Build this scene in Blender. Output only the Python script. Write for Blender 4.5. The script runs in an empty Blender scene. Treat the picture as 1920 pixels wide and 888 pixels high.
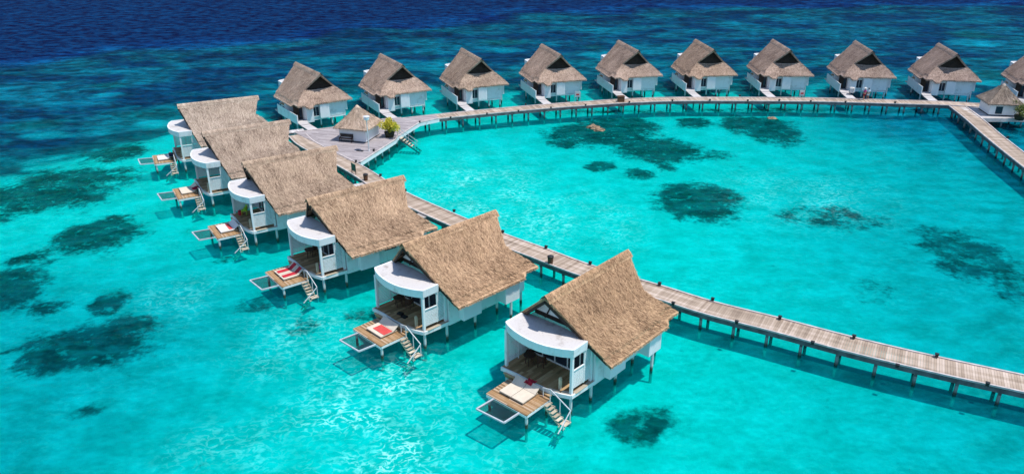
import bpy, bmesh, math, random
import numpy as np
from mathutils import Vector, Matrix, noise as mnoise
random.seed(7)
R = math.radians
scene = bpy.context.scene
COL = scene.collection

# ------------------------------------------------------------------ camera numbers
FPX, PITCH, CAMH = 1475.14, R(24.228), 30.279
def at(u, v, z=0.0):
    """point of the place (height z) behind a pixel of the 1920x888 photograph"""
    dx, dv = (u - 960) / FPX, (v - 444) / FPX
    d = (dx, math.cos(PITCH) - dv * math.sin(PITCH), -math.sin(PITCH) - dv * math.cos(PITCH))
    t = (z - CAMH) / d[2]
    return (d[0] * t, d[1] * t, z)

# ------------------------------------------------------------------ materials
def new_mat(name):
    m = bpy.data.materials.new(name); m.use_nodes = True
    nt = m.node_tree
    for n in list(nt.nodes): nt.nodes.remove(n)
    out = nt.nodes.new('ShaderNodeOutputMaterial')
    return m, nt, out
class NT:
    def __init__(s, nt): s.nt = nt
    def n(s, t, **k):
        nd = s.nt.nodes.new('ShaderNode' + t)
        for a, b in k.items(): setattr(nd, a, b)
        return nd
    def l(s, a, b): s.nt.links.new(a, b)
    def put(s, sock, v):
        if hasattr(v, 'is_output'): s.l(v, sock)
        elif v is not None: sock.default_value = v
    def noise(s, vec, scale, detail=3, rough=.55, dist=0):
        n = s.n('TexNoise'); s.put(n.inputs['Vector'], vec)
        n.inputs['Scale'].default_value = scale; n.inputs['Detail'].default_value = detail
        n.inputs['Roughness'].default_value = rough; n.inputs['Distortion'].default_value = dist
        return n.outputs['Fac']
    def math(s, op, a, b=None, c=None, clamp=False):
        n = s.n('Math', operation=op, use_clamp=clamp)
        s.put(n.inputs[0], a)
        if b is not None: s.put(n.inputs[1], b)
        if c is not None: s.put(n.inputs[2], c)
        return n.outputs[0]
    def ss(s, v, a, b, lo=0., hi=1.):
        n = s.n('MapRange', interpolation_type='SMOOTHSTEP')
        s.put(n.inputs['Value'], v)
        n.inputs['From Min'].default_value = a; n.inputs['From Max'].default_value = b
        n.inputs['To Min'].default_value = lo; n.inputs['To Max'].default_value = hi
        return n.outputs['Result']
    def mix(s, f, a, b, blend='MIX'):
        n = s.n('Mix', data_type='RGBA', blend_type=blend, clamp_factor=True)
        s.put(n.inputs['Factor'], f); s.put(n.inputs['A'], a if hasattr(a, 'is_output') else (*a[:3], 1)); s.put(n.inputs['B'], b if hasattr(b, 'is_output') else (*b[:3], 1))
        return [o for o in n.outputs if o.type == 'RGBA'][0]
    def ramp(s, f, stops):
        n = s.n('ValToRGB'); s.put(n.inputs[0], f); e = n.color_ramp.elements
        while len(e) < len(stops): e.new(.5)
        for i, (p, c) in enumerate(stops): e[i].position = p; e[i].color = (*c[:3], 1)
        return n.outputs['Color']
    def mapping(s, vec, scale=(1, 1, 1), rot=(0, 0, 0)):
        n = s.n('Mapping'); s.put(n.inputs['Vector'], vec)
        n.inputs['Scale'].default_value = scale; n.inputs['Rotation'].default_value = rot
        return n.outputs[0]
    def attr(s, name): return s.n('Attribute', attribute_name=name).outputs['Fac']
    def bump(s, h, strength, dist, normal=None):
        n = s.n('Bump'); s.put(n.inputs['Height'], h); n.inputs['Strength'].default_value = strength
        n.inputs['Distance'].default_value = dist
        if normal is not None: s.l(normal, n.inputs['Normal'])
        return n.outputs[0]
    def bsdf(s, col, rough=.6, spec=.3, normal=None, metallic=0):
        b = s.n('BsdfPrincipled'); s.put(b.inputs['Base Color'], col if hasattr(col, 'is_output') else (*col[:3], 1))
        s.put(b.inputs['Roughness'], rough); b.inputs['Specular IOR Level'].default_value = spec
        b.inputs['Metallic'].default_value = metallic
        if normal is not None: s.l(normal, b.inputs['Normal'])
        return b.outputs[0]
    def objvec(s):
        """object coordinates shifted by each object's own random number, so copies differ"""
        tc = s.n('TexCoord').outputs['Object']; oi = s.n('ObjectInfo').outputs['Random']
        off = s.math('MULTIPLY', oi, 60.0)
        a = s.n('VectorMath', operation='ADD'); s.l(tc, a.inputs[0]); s.l(off, a.inputs[1])
        return a.outputs[0], tc, oi

def plain(name, col, rough=.6, spec=.3, var=.12, scale=3.0, metallic=0.):
    m, nt, out = new_mat(name); g = NT(nt)
    v, tc, oi = g.objvec()
    n = g.noise(v, scale, 4)
    c = g.mix(g.ss(n, .3, .7), tuple(x * (1 - var) for x in col), tuple(min(1, x * (1 + var)) for x in col))
    g.l(g.bsdf(c, rough, spec, metallic=metallic), out.inputs[0]); return m

def mat_thatch(name='palm_thatch', a=(.135, .100, .070), b=(.36, .265, .185), c=(.56, .44, .33)):
    m, nt, out = new_mat(name); g = NT(nt)
    v, tc, oi = g.objvec()
    tint = g.attr('tint')
    fine = g.noise(v, 14, 4, .75)
    blot = g.noise(v, .45, 3)
    f = g.math('ADD', g.math('MULTIPLY', fine, .34), g.math('MULTIPLY', tint, .62))
    f = g.math('ADD', f, g.math('MULTIPLY', g.math('SUBTRACT', blot, .5), .52))
    col = g.ramp(f, [(.18, a), (.52, b), (.92, c)])
    course = g.noise(g.mapping(v, (2.6, .18, .30)), 1.0, 4, .6)
    f2 = g.math('ADD', f, g.math('MULTIPLY', g.math('SUBTRACT', course, .5), .34))
    col = g.ramp(f2, [(.18, a), (.52, b), (.92, c)])
    warm = g.noise(v, .9, 2)
    col = g.mix(g.ss(warm, .45, .75, 0, .22), col, (.34, .29, .21), 'MIX')
    val = g.math('MULTIPLY_ADD', oi, .16, .92)
    col = g.mix(1.0, col, g.n('ObjectInfo').outputs['Color'], 'MULTIPLY')
    hsv = g.n('HueSaturation'); g.l(col, hsv.inputs['Color']); g.l(val, hsv.inputs['Value'])
    hsv.inputs['Saturation'].default_value = .97
    nb = g.bump(fine, .6, .05)
    g.l(g.bsdf(hsv.outputs[0], .85, .15, nb), out.inputs[0]); return m

def mat_white(name='white_paint', col=(.70, .715, .715), dirt=(.36, .33, .28), amount=.75, scale=1.1, stain=True):
    m, nt, out = new_mat(name); g = NT(nt)
    v, tc, oi = g.objvec()
    n = g.noise(v, scale, 5, .65)
    c = g.mix(g.ss(n, .52, .78, 0, amount), col, dirt)
    streak = g.noise(g.mapping(v, (6, 6, .5)), 1.4, 3)
    c = g.mix(g.ss(streak, .55, .8, 0, amount * .6), c, dirt)
    g.l(g.bsdf(c, .55, .3, g.bump(n, .15, .02)), out.inputs[0]); return m

def mat_post():
    """painted piles, with a wet weedy band just above the water"""
    m, nt, out = new_mat('pile_paint'); g = NT(nt)
    geo = g.n('NewGeometry'); sep = g.n('SeparateXYZ'); g.l(geo.outputs['Position'], sep.inputs[0])
    n = g.noise(geo.outputs['Position'], 3.2, 4)
    z = g.math('ADD', sep.outputs['Z'], g.math('MULTIPLY', g.math('SUBTRACT', n, .5), .5))
    c = g.mix(g.ss(z, .16, .42), (.04, .05, .032), (.52, .54, .54))
    c = g.mix(g.ss(z, -.45, -.10), (.58, .56, .48), c)
    g.l(g.bsdf(c, .6, .3), out.inputs[0]); return m

def mat_planks(name, a, b, c, streak=None, across=None):
    m, nt, out = new_mat(name); g = NT(nt)
    v, tc, oi = g.objvec()
    tint = g.attr('tint')
    n = g.noise(v, 2.2, 5, .65)
    fine = g.noise(v, 14, 2)
    f = g.math('ADD', g.math('MULTIPLY', tint, .55), g.math('MULTIPLY', n, .35))
    f = g.math('ADD', f, g.math('MULTIPLY', fine, .12))
    if across:
        ac = g.attr('across')
        band = g.noise(g.n('CombineXYZ').outputs[0], 1)  # replaced below
        cx = g.n('CombineXYZ'); g.l(g.math('MULTIPLY', ac, 5.5), cx.inputs[0])
        al = g.attr('along'); g.l(g.math('MULTIPLY', al, .035), cx.inputs[1])
        band = g.noise(cx.outputs[0], 1.6, 3, .6)
        f = g.math('ADD', g.math('MULTIPLY', f, .55), g.math('MULTIPLY', g.ss(band, .25, .75), .44))
    col = g.ramp(f, [(.15, a), (.5, b), (.85, c)])
    g.l(g.bsdf(col, .75, .2), out.inputs[0]); return m

def mat_glass_dark():
    m, nt, out = new_mat('dark_glass'); g = NT(nt)
    v, tc, oi = g.objvec()
    n = g.noise(v, .8, 2)
    c = g.mix(n, (.012, .018, .03), (.03, .04, .06))
    g.l(g.bsdf(c, .12, .5), out.inputs[0]); return m

def mat_leaf(name, a, b, c):
    m, nt, out = new_mat(name); g = NT(nt)
    col = g.ramp(g.attr('tint'), [(0, a), (.5, b), (1, c)])
    d = g.bsdf(col, .55, .3)
    tr = g.n('BsdfTranslucent'); g.l(col, tr.inputs['Color'])
    mx = g.n('MixShader'); mx.inputs[0].default_value = .3; g.l(d, mx.inputs[1]); g.l(tr.outputs[0], mx.inputs[2])
    g.l(mx.outputs[0], out.inputs[0]); return m

M = {}
M['thatch'] = mat_thatch(a=(.12, .088, .068), b=(.47, .38, .31), c=(.80, .69, .59))
M['white'] = mat_white()
M['terrace_roof'] = mat_white('stained_render', (.55, .52, .50), (.25, .21, .18), 1.0, 1.1)
M['box_white'] = mat_white('ribbed_board', (.77, .765, .765), (.52, .52, .52), .35, .8)
M['post'] = mat_post()
M['glass'] = mat_glass_dark()
M['dark_wood'] = plain('dark_timber', (.030, .022, .018), .7, .2, .3)
M['floor_slab'] = plain('floor_underside', (.16, .16, .16), .8, .2)
M['deck'] = mat_planks('terrace_boards', (.17, .105, .05), (.34, .21, .10), (.48, .33, .18))
M['sun_boards'] = mat_planks('sun_deck_boards', (.15, .09, .045), (.36, .215, .105), (.52, .39, .28))
M['step_boards'] = mat_planks('pale_step_boards', (.30, .25, .18), (.48, .40, .30), (.62, .54, .42))
M['pier_boards'] = mat_planks('pier_boards', (.16, .115, .082), (.37, .285, .215), (.60, .49, .41), across=True)
M['hub_boards'] = mat_planks('hub_boards', (.20, .175, .175), (.34, .30, .30), (.48, .43, .42), across=True)
M['gang_boards'] = mat_planks('gangway_boards', (.34, .315, .30), (.48, .45, .435), (.60, .57, .55))
M['edge'] = plain('weathered_kerb', (.50, .44, .42), .8, .2, .2, 2)
M['beam'] = plain('weathered_beam', (.10, .108, .115), .85, .15, .35, 1.5)
M['pale_wood'] = plain('pale_timber', (.50, .42, .30), .7, .2, .2, 2)
M['grey_metal'] = plain('painted_tube', (.42, .45, .48), .4, .4, .12)
M['white_metal'] = plain('white_tube', (.55, .56, .57), .4, .4, .08)
M['black'] = plain('black_plastic', (.018, .017, .018), .5, .3, .3)
M['cream'] = plain('cream_canvas', (.60, .52, .42), .85, .1, .06)
M['white_cloth'] = plain('white_canvas', (.62, .59, .56), .85, .1, .06)
M['red'] = plain('red_cloth', (.44, .030, .045), .9, .1, .15)
M['coral_red'] = plain('coral_red_cloth', (.56, .075, .07), .9, .1, .12)
M['dark_red'] = plain('dark_red_cloth', (.20, .012, .03), .9, .1, .2)
M['navy'] = plain('navy_cloth', (.02, .022, .05), .9, .1, .2)
M['rattan'] = plain('brown_rattan', (.055, .022, .014), .6, .3, .35, 12)
M['bench_wood'] = plain('dark_bench_wood', (.035, .018, .014), .6, .3, .3)
M['magenta'] = plain('magenta_plastic', (.50, .03, .38), .45, .4, .1)
M['lime'] = plain('lime_plastic', (.30, .55, .04), .5, .3, .1)
M['green_paint'] = plain('dark_green_paint', (.018, .085, .055), .5, .3, .15)
M['brown_box'] = plain('brown_planks', (.11, .055, .03), .7, .2, .25, 4)
M['pot'] = plain('dark_pot', (.028, .030, .016), .7, .2, .3)
M['leaf_gold'] = mat_leaf('golden_leaves', (.26, .25, .02), (.55, .48, .03), (.78, .68, .09))
M['leaf_green'] = mat_leaf('green_leaves', (.02, .05, .012), (.06, .12, .02), (.22, .22, .03))
M['bark'] = plain('bark', (.10, .07, .045), .9, .1, .3)
M['rock'] = plain('weathered_coral_rock', (.25, .17, .11), .9, .15, .45, 3.5)
M['skin'] = plain('skin', (.36, .20, .13), .55, .3, .05)
M['hair'] = plain('hair', (.02, .014, .01), .6, .3, .1)
M['lamp_glass'] = plain('opal_globe', (.82, .82, .82), .3, .5, .03)
M['blue_cloth'] = plain('pale_blue_cloth', (.50, .66, .74), .9, .1, .08)
M['pink_cloth'] = plain('pink_cloth', (.50, .07, .22), .9, .1, .12)

# ------------------------------------------------------------------ mesh builder
class MB:
    def __init__(s, mir=1): s.v, s.f, s.t, s.a, s.b, s.m = [], [], [], [], [], mir
    def add(s, vs, fs, tint=None, across=0., along=0.):
        o = len(s.v); s.v.extend(vs); t = random.random() if tint is None else tint
        for f in fs: s.f.append(tuple(i + o for i in f)); s.t.append(t); s.a.append(across); s.b.append(along)
    def hexa(s, p, **k):
        s.add(p, [(0, 3, 2, 1), (4, 5, 6, 7), (0, 1, 5, 4), (1, 2, 6, 5), (2, 3, 7, 6), (3, 0, 4, 7)], **k)
    def box(s, x0, x1, y0, y1, z0, z1, **k):
        s.hexa([(x0, y0, z0), (x1, y0, z0), (x1, y1, z0), (x0, y1, z0), (x0, y0, z1), (x1, y0, z1), (x1, y1, z1), (x0, y1, z1)], **k)
    def bar(s, p, q, w, h, up=(0, 0, 1), **k):
        p, q = Vector(p), Vector(q); d = (q - p).normalized(); sd = d.cross(Vector(up))
        if sd.length < 1e-4: sd = Vector((1, 0, 0))
        sd.normalize(); u = sd.cross(d).normalized()
        a, b = sd * w / 2, u * h / 2
        s.hexa([tuple(x) for x in (p - a - b, q - a - b, q + a - b, p + a - b, p - a + b, q - a + b, q + a + b, p + a + b)], **k)
    def tube(s, p, q, r, n=8, r2=None, **k):
        p, q = Vector(p), Vector(q); d = (q - p).normalized(); r2 = r if r2 is None else r2
        a = d.orthogonal().normalized(); b = d.cross(a); vs = []
        for c, rr in ((p, r), (q, r2)):
            for i in range(n):
                w = 2 * math.pi * i / n; vs.append(tuple(c + (a * math.cos(w) + b * math.sin(w)) * rr))
        s.add(vs, [(i, (i + 1) % n, n + (i + 1) % n, n + i) for i in range(n)] + [tuple(range(n - 1, -1, -1)), tuple(range(n, 2 * n))], **k)
    def lathe(s, c, prof, n=12, **k):
        vs, fs = [], []
        for r, z in prof:
            for i in range(n): w = 2 * math.pi * i / n; vs.append((c[0] + r * math.cos(w), c[1] + r * math.sin(w), c[2] + z))
        for j in range(len(prof) - 1):
            for i in range(n): fs.append((j * n + i, j * n + (i + 1) % n, (j + 1) * n + (i + 1) % n, (j + 1) * n + i))
        fs.append(tuple(range(n - 1, -1, -1))); fs.append(tuple((len(prof) - 1) * n + i for i in range(n)))
        s.add(vs, fs, **k)
    def prism(s, poly, z0, z1, **k):
        n = len(poly)
        s.add([(x, y, z0) for x, y in poly] + [(x, y, z1) for x, y in poly],
              [tuple(range(n - 1, -1, -1)), tuple(range(n, 2 * n))] + [(i, (i + 1) % n, n + (i + 1) % n, n + i) for i in range(n)], **k)
    def build(s, name, mat, parent=None, smooth=False):
        me = bpy.data.meshes.new(name)
        v = s.v; f = s.f
        if s.m < 0: v = [(a, -b, c) for a, b, c in v]; f = [tuple(reversed(q)) for q in f]
        me.from_pydata(v, [], f)
        for nm, dat in (('tint', s.t), ('across', s.a), ('along', s.b)):
            at_ = me.attributes.new(nm, 'FLOAT', 'FACE'); at_.data.foreach_set('value', dat)
        for mm in (mat if isinstance(mat, (list, tuple)) else [mat]): me.materials.append(mm)
        if smooth: me.polygons.foreach_set('use_smooth', [True] * len(me.polygons))
        o = bpy.data.objects.new(name, me); COL.objects.link(o)
        if parent is not None: o.parent = parent
        return o

def tag(o, label=None, cat=None, group=None, kind=None):
    if label: o['label'] = label
    if cat: o['category'] = cat
    if group: o['group'] = group
    if kind: o['kind'] = kind
    return o
def empty(name, loc=(0, 0, 0), rz=0.):
    o = bpy.data.objects.new(name, None); COL.objects.link(o); o.location = loc; o.rotation_euler.z = rz
    o.empty_display_size = .3; return o
def copy_tree(o, parent=None):
    c = o.copy(); COL.objects.link(c)
    if parent is not None: c.parent = parent
    for ch in list(o.children): copy_tree(ch, c)
    return c

# ------------------------------------------------------------------ seabed and water
def interp_curve(pts):
    w = [at(u, v, -1.0) for u, v in pts]
    w.sort(); xs = np.array([p[0] for p in w]); ys = np.array([p[1] for p in w])
    return xs, ys
inner = interp_curve([(-300, 400), (0, 335), (170, 295), (330, 250), (480, 225), (640, 205), (800, 196), (1000, 178), (1200, 172), (1500, 170), (1700, 178), (1920, 190), (2200, 190)])
outer = interp_curve([(-300, 150), (0, 122), (150, 108), (330, 90), (480, 77), (700, 54), (960, 29), (1200, 18), (1500, 12), (1920, 8), (2200, 6)])
def sstep(a, b, x): t = np.clip((x - a) / (b - a), 0, 1); return t * t * (3 - 2 * t)
ax = np.concatenate([-np.geomspace(4000, 152, 24), np.arange(-150, 190.1, 1.0), np.geomspace(192, 4000, 24)])
ay = np.concatenate([-np.geomspace(4000, 3, 20), np.arange(0, 300.1, 1.0), np.geomspace(302, 6000, 26)])
GX, GY = np.meshgrid(ax, ay)
yi = np.interp(GX, *inner); yo = np.interp(GX, *outer)
wob = np.array([mnoise.noise((x / 22., y / 22., 3.)) for x, y in zip(GX.ravel(), GY.ravel())]).reshape(GX.shape)
flat_t = sstep(-7, 9, GY - yi + wob * 9)
drop_t = sstep(-15, 10, GY - yo + wob * 16)
# coral heads and dark reef patches: pixel centre, half sizes in pixels, tilt, strength
blobs = [(168, 648, 118, 40, -.14, 1.0), (105, 668, 70, 36, .1, 1.0), (235, 618, 62, 30, 0, .95), (205, 568, 34, 24, -.3, .95), (86, 577, 36, 15, -.2, .85),
         (42, 487, 34, 14, -.1, .95), (0, 545, 78, 46, -.5, 1.0), (20, 522, 60, 26, -.2, .9), (160, 772, 38, 15, 0, .8), (185, 440, 82, 32, -.15, 1.0), (215, 415, 40, 18, 0, .8), (140, 470, 30, 12, 0, .7), (88, 488, 12, 6, 0, .8),
         (60, 368, 150, 26, -.1, .95), (130, 335, 120, 26, -.15, .85), (-60, 400, 100, 30, 0, .9), (180, 360, 40, 30, 0, .75), (215, 285, 60, 22, 0, .8), (75, 320, 40, 8, 0, .6),
         (475, 574, 34, 17, 0, .62), (572, 612, 36, 20, 0, .60), (680, 590, 40, 14, 0, .5), (425, 488, 22, 11, 0, .70), (10, 663, 14, 7, 0, .8), (80, 640, 30, 12, -.4, .9),
         (1195, 800, 62, 32, -.05, .98), (1240, 780, 26, 16, 0, .7), (1165, 815, 30, 14, 0, .7), (1245, 835, 14, 8, 0, .6),
         (1305, 375, 80, 34, .12, 1.0), (1340, 365, 52, 22, 0, .95), (1268, 410, 14, 7, 0, .75), (1125, 311, 30, 11, 0, .9), (1200, 324, 30, 11, 0, .85), (1252, 314, 22, 10, 0, .75),
         (1125, 252, 105, 22, -.05, 1.0), (1160, 236, 80, 18, 0, .95), (1230, 280, 90, 22, .1, .98), (1060, 268, 40, 10, 0, .8), (1300, 230, 36, 10, 0, .9), (1420, 236, 75, 18, .05, .95), (1450, 248, 60, 24, 0, .85), (1340, 290, 40, 12, .1, .6),
         (1570, 408, 80, 26, 0, .62), (1480, 405, 40, 14, 0, .55), (1800, 465, 75, 38, .2, .72), (1840, 500, 90, 34, .2, .6), (1740, 440, 40, 18, .1, .55), (1900, 540, 60, 34, 0, .55), (1640, 545, 60, 25, .1, .36),
         (1880, 242, 60, 16, 0, .75), (1720, 200, 70, 8, 0, .55), (1150, 210, 190, 5, 0, .55), (1420, 208, 190, 6, 0, .55)]
reef = np.zeros_like(GX)
for (u, v, ru, rv, tl, st) in blobs:
    c = at(u, v, -1.0); sx = abs(at(u + ru, v, -1.0)[0] - c[0]); sy = abs(at(u, v - rv, -1.0)[1] - c[1])
    dx, dy = GX - c[0], GY - c[1]
    a = -tl * .8; X = dx * math.cos(a) + dy * math.sin(a); Y = -dx * math.sin(a) + dy * math.cos(a)
    d = np.sqrt((X / sx) ** 2 + (Y / sy) ** 2)
    reef = np.maximum(reef, st * (1 - sstep(.35, 1.55, d)))
hn = np.array([mnoise.fractal((x / 3., y / 3., 0.), 1.0, 2.0, 4) for x, y in zip(GX.ravel(), GY.ravel())]).reshape(GX.shape)
lag = np.array([mnoise.noise((x / 30., y / 30., 9.)) for x, y in zip(GX.ravel(), GY.ravel())]).reshape(GX.shape)
lift = np.clip((reef - .45) * 2, 0, 1)
GZ = -1.0 - .15 * lag - .6 * flat_t - 9 * drop_t + lift * (.12 + .25 * hn) * (GY < 260) + flat_t * (1 - drop_t) * .25 * hn
GZ = np.clip(GZ, -40, -.40)
# reef depth; the lagoon gets noise plus vignette darkening painted at its sides
depth = (.25 + .07 * sstep(0, 40, GY - yi)) * flat_t + .68 * drop_t
lagoon_vignette = np.clip(.015 + .03 * lag + .15 * sstep(6, 36, GX - .30 * (GY - 45)) + .07 * sstep(40, 70, GX) + .15 * sstep(-9, -30, GX - .2 * (GY - 38)) * (1 - sstep(50, 75, GY)) + .06 * sstep(85, 110, GY), 0, .4) * (1 - flat_t)
pale = np.zeros_like(GX)   # sandy clearings on the reef flat
for (u, v, ru, rv) in [(1830, 67, 45, 7), (290, 213, 60, 11), (80, 232, 50, 9), (1000, 165, 55, 9), (650, 166, 40, 9), (1110, 88, 30, 7), (810, 192, 55, 10), (1560, 150, 40, 9), (950, 80, 40, 6), (1400, 165, 45, 8), (1700, 170, 40, 8), (1860, 140, 40, 8), (470, 195, 40, 8), (200, 160, 30, 5)]:
    c = at(u, v); sx = abs(at(u + ru, v)[0] - c[0]); sy = abs(at(u, v - rv)[1] - c[1])
    pale = np.maximum(pale, 1 - sstep(.1, 1.5, np.sqrt(((GX - c[0]) / sx) ** 2 + ((GY - c[1]) / sy) ** 2) + .5 * wob))
depth = depth * (1 - .50 * pale) + lagoon_vignette  # painted vignette joins the reef values that tint the water
flat_t = flat_t * (1 - .85 * pale)
def grid_mesh(name, Z, attrs, mat, kind):
    ny, nx = GX.shape
    co = np.stack([GX, GY, Z], -1).reshape(-1, 3).astype(np.float32)
    idx = np.arange(nx * ny).reshape(ny, nx)
    q = np.stack([idx[:-1, :-1], idx[:-1, 1:], idx[1:, 1:], idx[1:, :-1]], -1).reshape(-1, 4)
    me = bpy.data.meshes.new(name)
    me.vertices.add(len(co)); me.vertices.foreach_set('co', co.ravel())
    me.loops.add(q.size); me.loops.foreach_set('vertex_index', q.ravel().astype(np.int32))
    me.polygons.add(len(q)); me.polygons.foreach_set('loop_start', np.arange(0, q.size, 4, dtype=np.int32))
    me.update(calc_edges=True); me.validate()
    me.polygons.foreach_set('use_smooth', [True] * len(me.polygons))
    for k, a in attrs.items():
        t = me.attributes.new(k, 'FLOAT', 'POINT'); t.data.foreach_set('value', a.ravel().astype(np.float32))
    me.materials.append(mat)
    o = bpy.data.objects.new(name, me); COL.objects.link(o); o['kind'] = kind; return o

def mat_seabed():
    m, nt, out = new_mat('lagoon_bed'); g = NT(nt)
    P = g.n('NewGeometry').outputs['Position']
    reef_a, flat_a = g.attr('reef'), g.attr('flat')
    n1 = g.noise(P, .55, 6, .62); n2 = g.noise(P, 2.6, 4, .6)
    edge = g.math('ADD', reef_a, g.math('MULTIPLY', g.math('SUBTRACT', n1, .5), 1.55))
    edge = g.math('ADD', edge, g.math('MULTIPLY', g.math('SUBTRACT', n2, .5), .75))
    gap = g.noise(P, .9, 5, .65)
    mask = g.math('MULTIPLY', g.ss(edge, .20, .76), g.ss(gap, .30, .44, .5, 1))
    # reef flat: long weed and sand streaks
    st = g.noise(g.mapping(P, (.075, .115, .1), (0, 0, .25)), 1.0, 7, .66, .35)
    stn = g.math('ADD', st, g.math('MULTIPLY', flat_a, .26))
    fmask = g.math('MULTIPLY', g.ss(stn, .56, .76), g.ss(flat_a, .1, .7))
    sand_n = g.noise(P, .35, 5, .6)
    sand = g.mix(g.ss(sand_n, .3, .7), (.74, .71, .63), (.91, .89, .83))
    weedy = g.noise(P, .085, 6, .65)
    sand = g.mix(g.ss(weedy, .52, .74, 0, .26), sand, (.22, .25, .18))
    rip = g.n('TexVoronoi', feature='DISTANCE_TO_EDGE'); g.l(g.mapping(P, (1, 1, .3)), rip.inputs['Vector']); rip.inputs['Scale'].default_value = 1.6
    coral = g.ramp(n2, [(.25, (.008, .014, .018)), (.5, (.028, .036, .034)), (.75, (.11, .10, .075))])
    heads = g.n('TexVoronoi', feature='F1'); g.l(P, heads.inputs['Vector']); heads.inputs['Scale'].default_value = 1.1
    coral = g.mix(g.ss(heads.outputs['Distance'], .18, .55, .55, 0), coral, (.13, .105, .055))
    weed = g.ramp(n1, [(.3, (.012, .03, .06)), (.55, (.03, .07, .11)), (.8, (.12, .17, .19))])
    c = g.mix(fmask, sand, weed)
    c = g.mix(mask, c, coral)
    g.l(g.bsdf(c, .95, .0, g.bump(n2, .5, .15)), out.inputs[0]); return m

def mat_water():
    m, nt, out = new_mat('sea_water'); g = NT(nt)
    P = g.n('NewGeometry').outputs['Position']
    d = g.attr('depth')
    n1 = g.noise(g.mapping(P, (.45, 1.0, 1), (0, 0, .12)), .55, 5, .62, .3)
    n2 = g.noise(g.mapping(P, (.7, 1.0, 1), (0, 0, -.4)), 2.4, 4, .6)
    h = g.math('ADD', n1, g.math('MULTIPLY', n2, .32))
    nrm = g.bump(h, .55, .55)
    tint = g.ramp(d, [(0, (.003, .855, .83)), (.18, (.002, .69, .735)), (.42, (.002, .43, .70)), (.7, (.001, .16, .42)), (1, (.001, .02, .16))])
    chop = g.noise(g.mapping(P, (.34, .55, 1), (0, 0, .06)), 1.0, 6, .70, .3)
    # caustic light painted as a bright network into the water colour
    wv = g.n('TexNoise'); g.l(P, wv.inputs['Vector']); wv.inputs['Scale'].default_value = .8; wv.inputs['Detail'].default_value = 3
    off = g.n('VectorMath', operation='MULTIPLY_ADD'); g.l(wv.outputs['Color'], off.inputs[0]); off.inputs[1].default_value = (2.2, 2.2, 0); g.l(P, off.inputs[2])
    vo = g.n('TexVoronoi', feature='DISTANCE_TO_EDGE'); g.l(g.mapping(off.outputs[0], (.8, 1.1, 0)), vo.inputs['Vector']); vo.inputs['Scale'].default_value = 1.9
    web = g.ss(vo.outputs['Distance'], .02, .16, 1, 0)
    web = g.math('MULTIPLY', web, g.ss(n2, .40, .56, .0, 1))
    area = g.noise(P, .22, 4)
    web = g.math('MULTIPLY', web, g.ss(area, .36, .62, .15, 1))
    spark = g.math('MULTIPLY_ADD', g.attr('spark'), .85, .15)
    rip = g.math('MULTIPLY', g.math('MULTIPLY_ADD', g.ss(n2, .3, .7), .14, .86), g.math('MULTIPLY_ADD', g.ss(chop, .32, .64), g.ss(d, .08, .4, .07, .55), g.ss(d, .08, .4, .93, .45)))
    cc = g.n('CombineColor'); [g.l(rip, cc.inputs[k]) for k in range(3)]
    tint2 = g.mix(1.0, tint, cc.outputs[0], 'MULTIPLY')
    # painted caustics: tint pulled towards clear white along the network
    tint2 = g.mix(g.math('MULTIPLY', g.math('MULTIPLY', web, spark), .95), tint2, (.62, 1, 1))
    tr = g.n('BsdfTransparent'); g.l(tint2, tr.inputs[0])
    sc = g.ramp(d, [(0, (.0, .52, .49)), (.18, (.0, .28, .31)), (.42, (.0, .060, .20)), (.7, (.0, .018, .115)), (1, (.0, .0035, .062))])
    sc = g.mix(g.ss(chop, .36, .66), g.mix(.72, sc, (0, .001, .012)), g.mix(.10, sc, (.01, .30, .55)))
    big = g.noise(g.mapping(P, (.050, .085, .1), (0, 0, .2)), 1.0, 7, .68, .5)
    bt = g.mix(g.ss(big, .42, .60), (.40, .46, .78), (1.3, 1.8, 1.6))
    bt = g.mix(g.math('MULTIPLY', g.ss(d, .12, .26), g.ss(d, .55, .85, 1, .15)), (1, 1, 1), bt)
    sc = g.mix(1.0, sc, bt, 'MULTIPLY')
    painted_glint = g.math('MULTIPLY', web, g.attr('spark'))
    sc = g.mix(painted_glint, sc, (.50, .92, .90))  # pale caustic strokes painted into the scatter colour
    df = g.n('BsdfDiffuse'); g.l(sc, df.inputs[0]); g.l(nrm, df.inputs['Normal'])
    mx = g.n('MixShader'); g.l(g.math('MAXIMUM', g.ss(d, .0, .95, .17, .98), g.math('MULTIPLY', painted_glint, .44)), mx.inputs[0]); g.l(tr.outputs[0], mx.inputs[1]); g.l(df.outputs[0], mx.inputs[2])
    fr = g.n('Fresnel'); fr.inputs['IOR'].default_value = 1.33; g.l(nrm, fr.inputs['Normal'])
    gl = g.n('BsdfGlossy'); gl.inputs['Roughness'].default_value = .09; g.l(nrm, gl.inputs['Normal'])
    fin = g.n('MixShader'); g.l(g.math('MULTIPLY', fr.outputs[0], .028), fin.inputs[0]); g.l(mx.outputs[0], fin.inputs[1]); g.l(gl.outputs[0], fin.inputs[2])
    g.l(fin.outputs[0], out.inputs[0]); return m
grid_mesh('seabed', GZ, dict(reef=reef, flat=np.clip(flat_t, 0, 1)), mat_seabed(), 'structure')
spark = np.zeros_like(GX)  # patches where the painted caustic strokes show strongest
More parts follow.
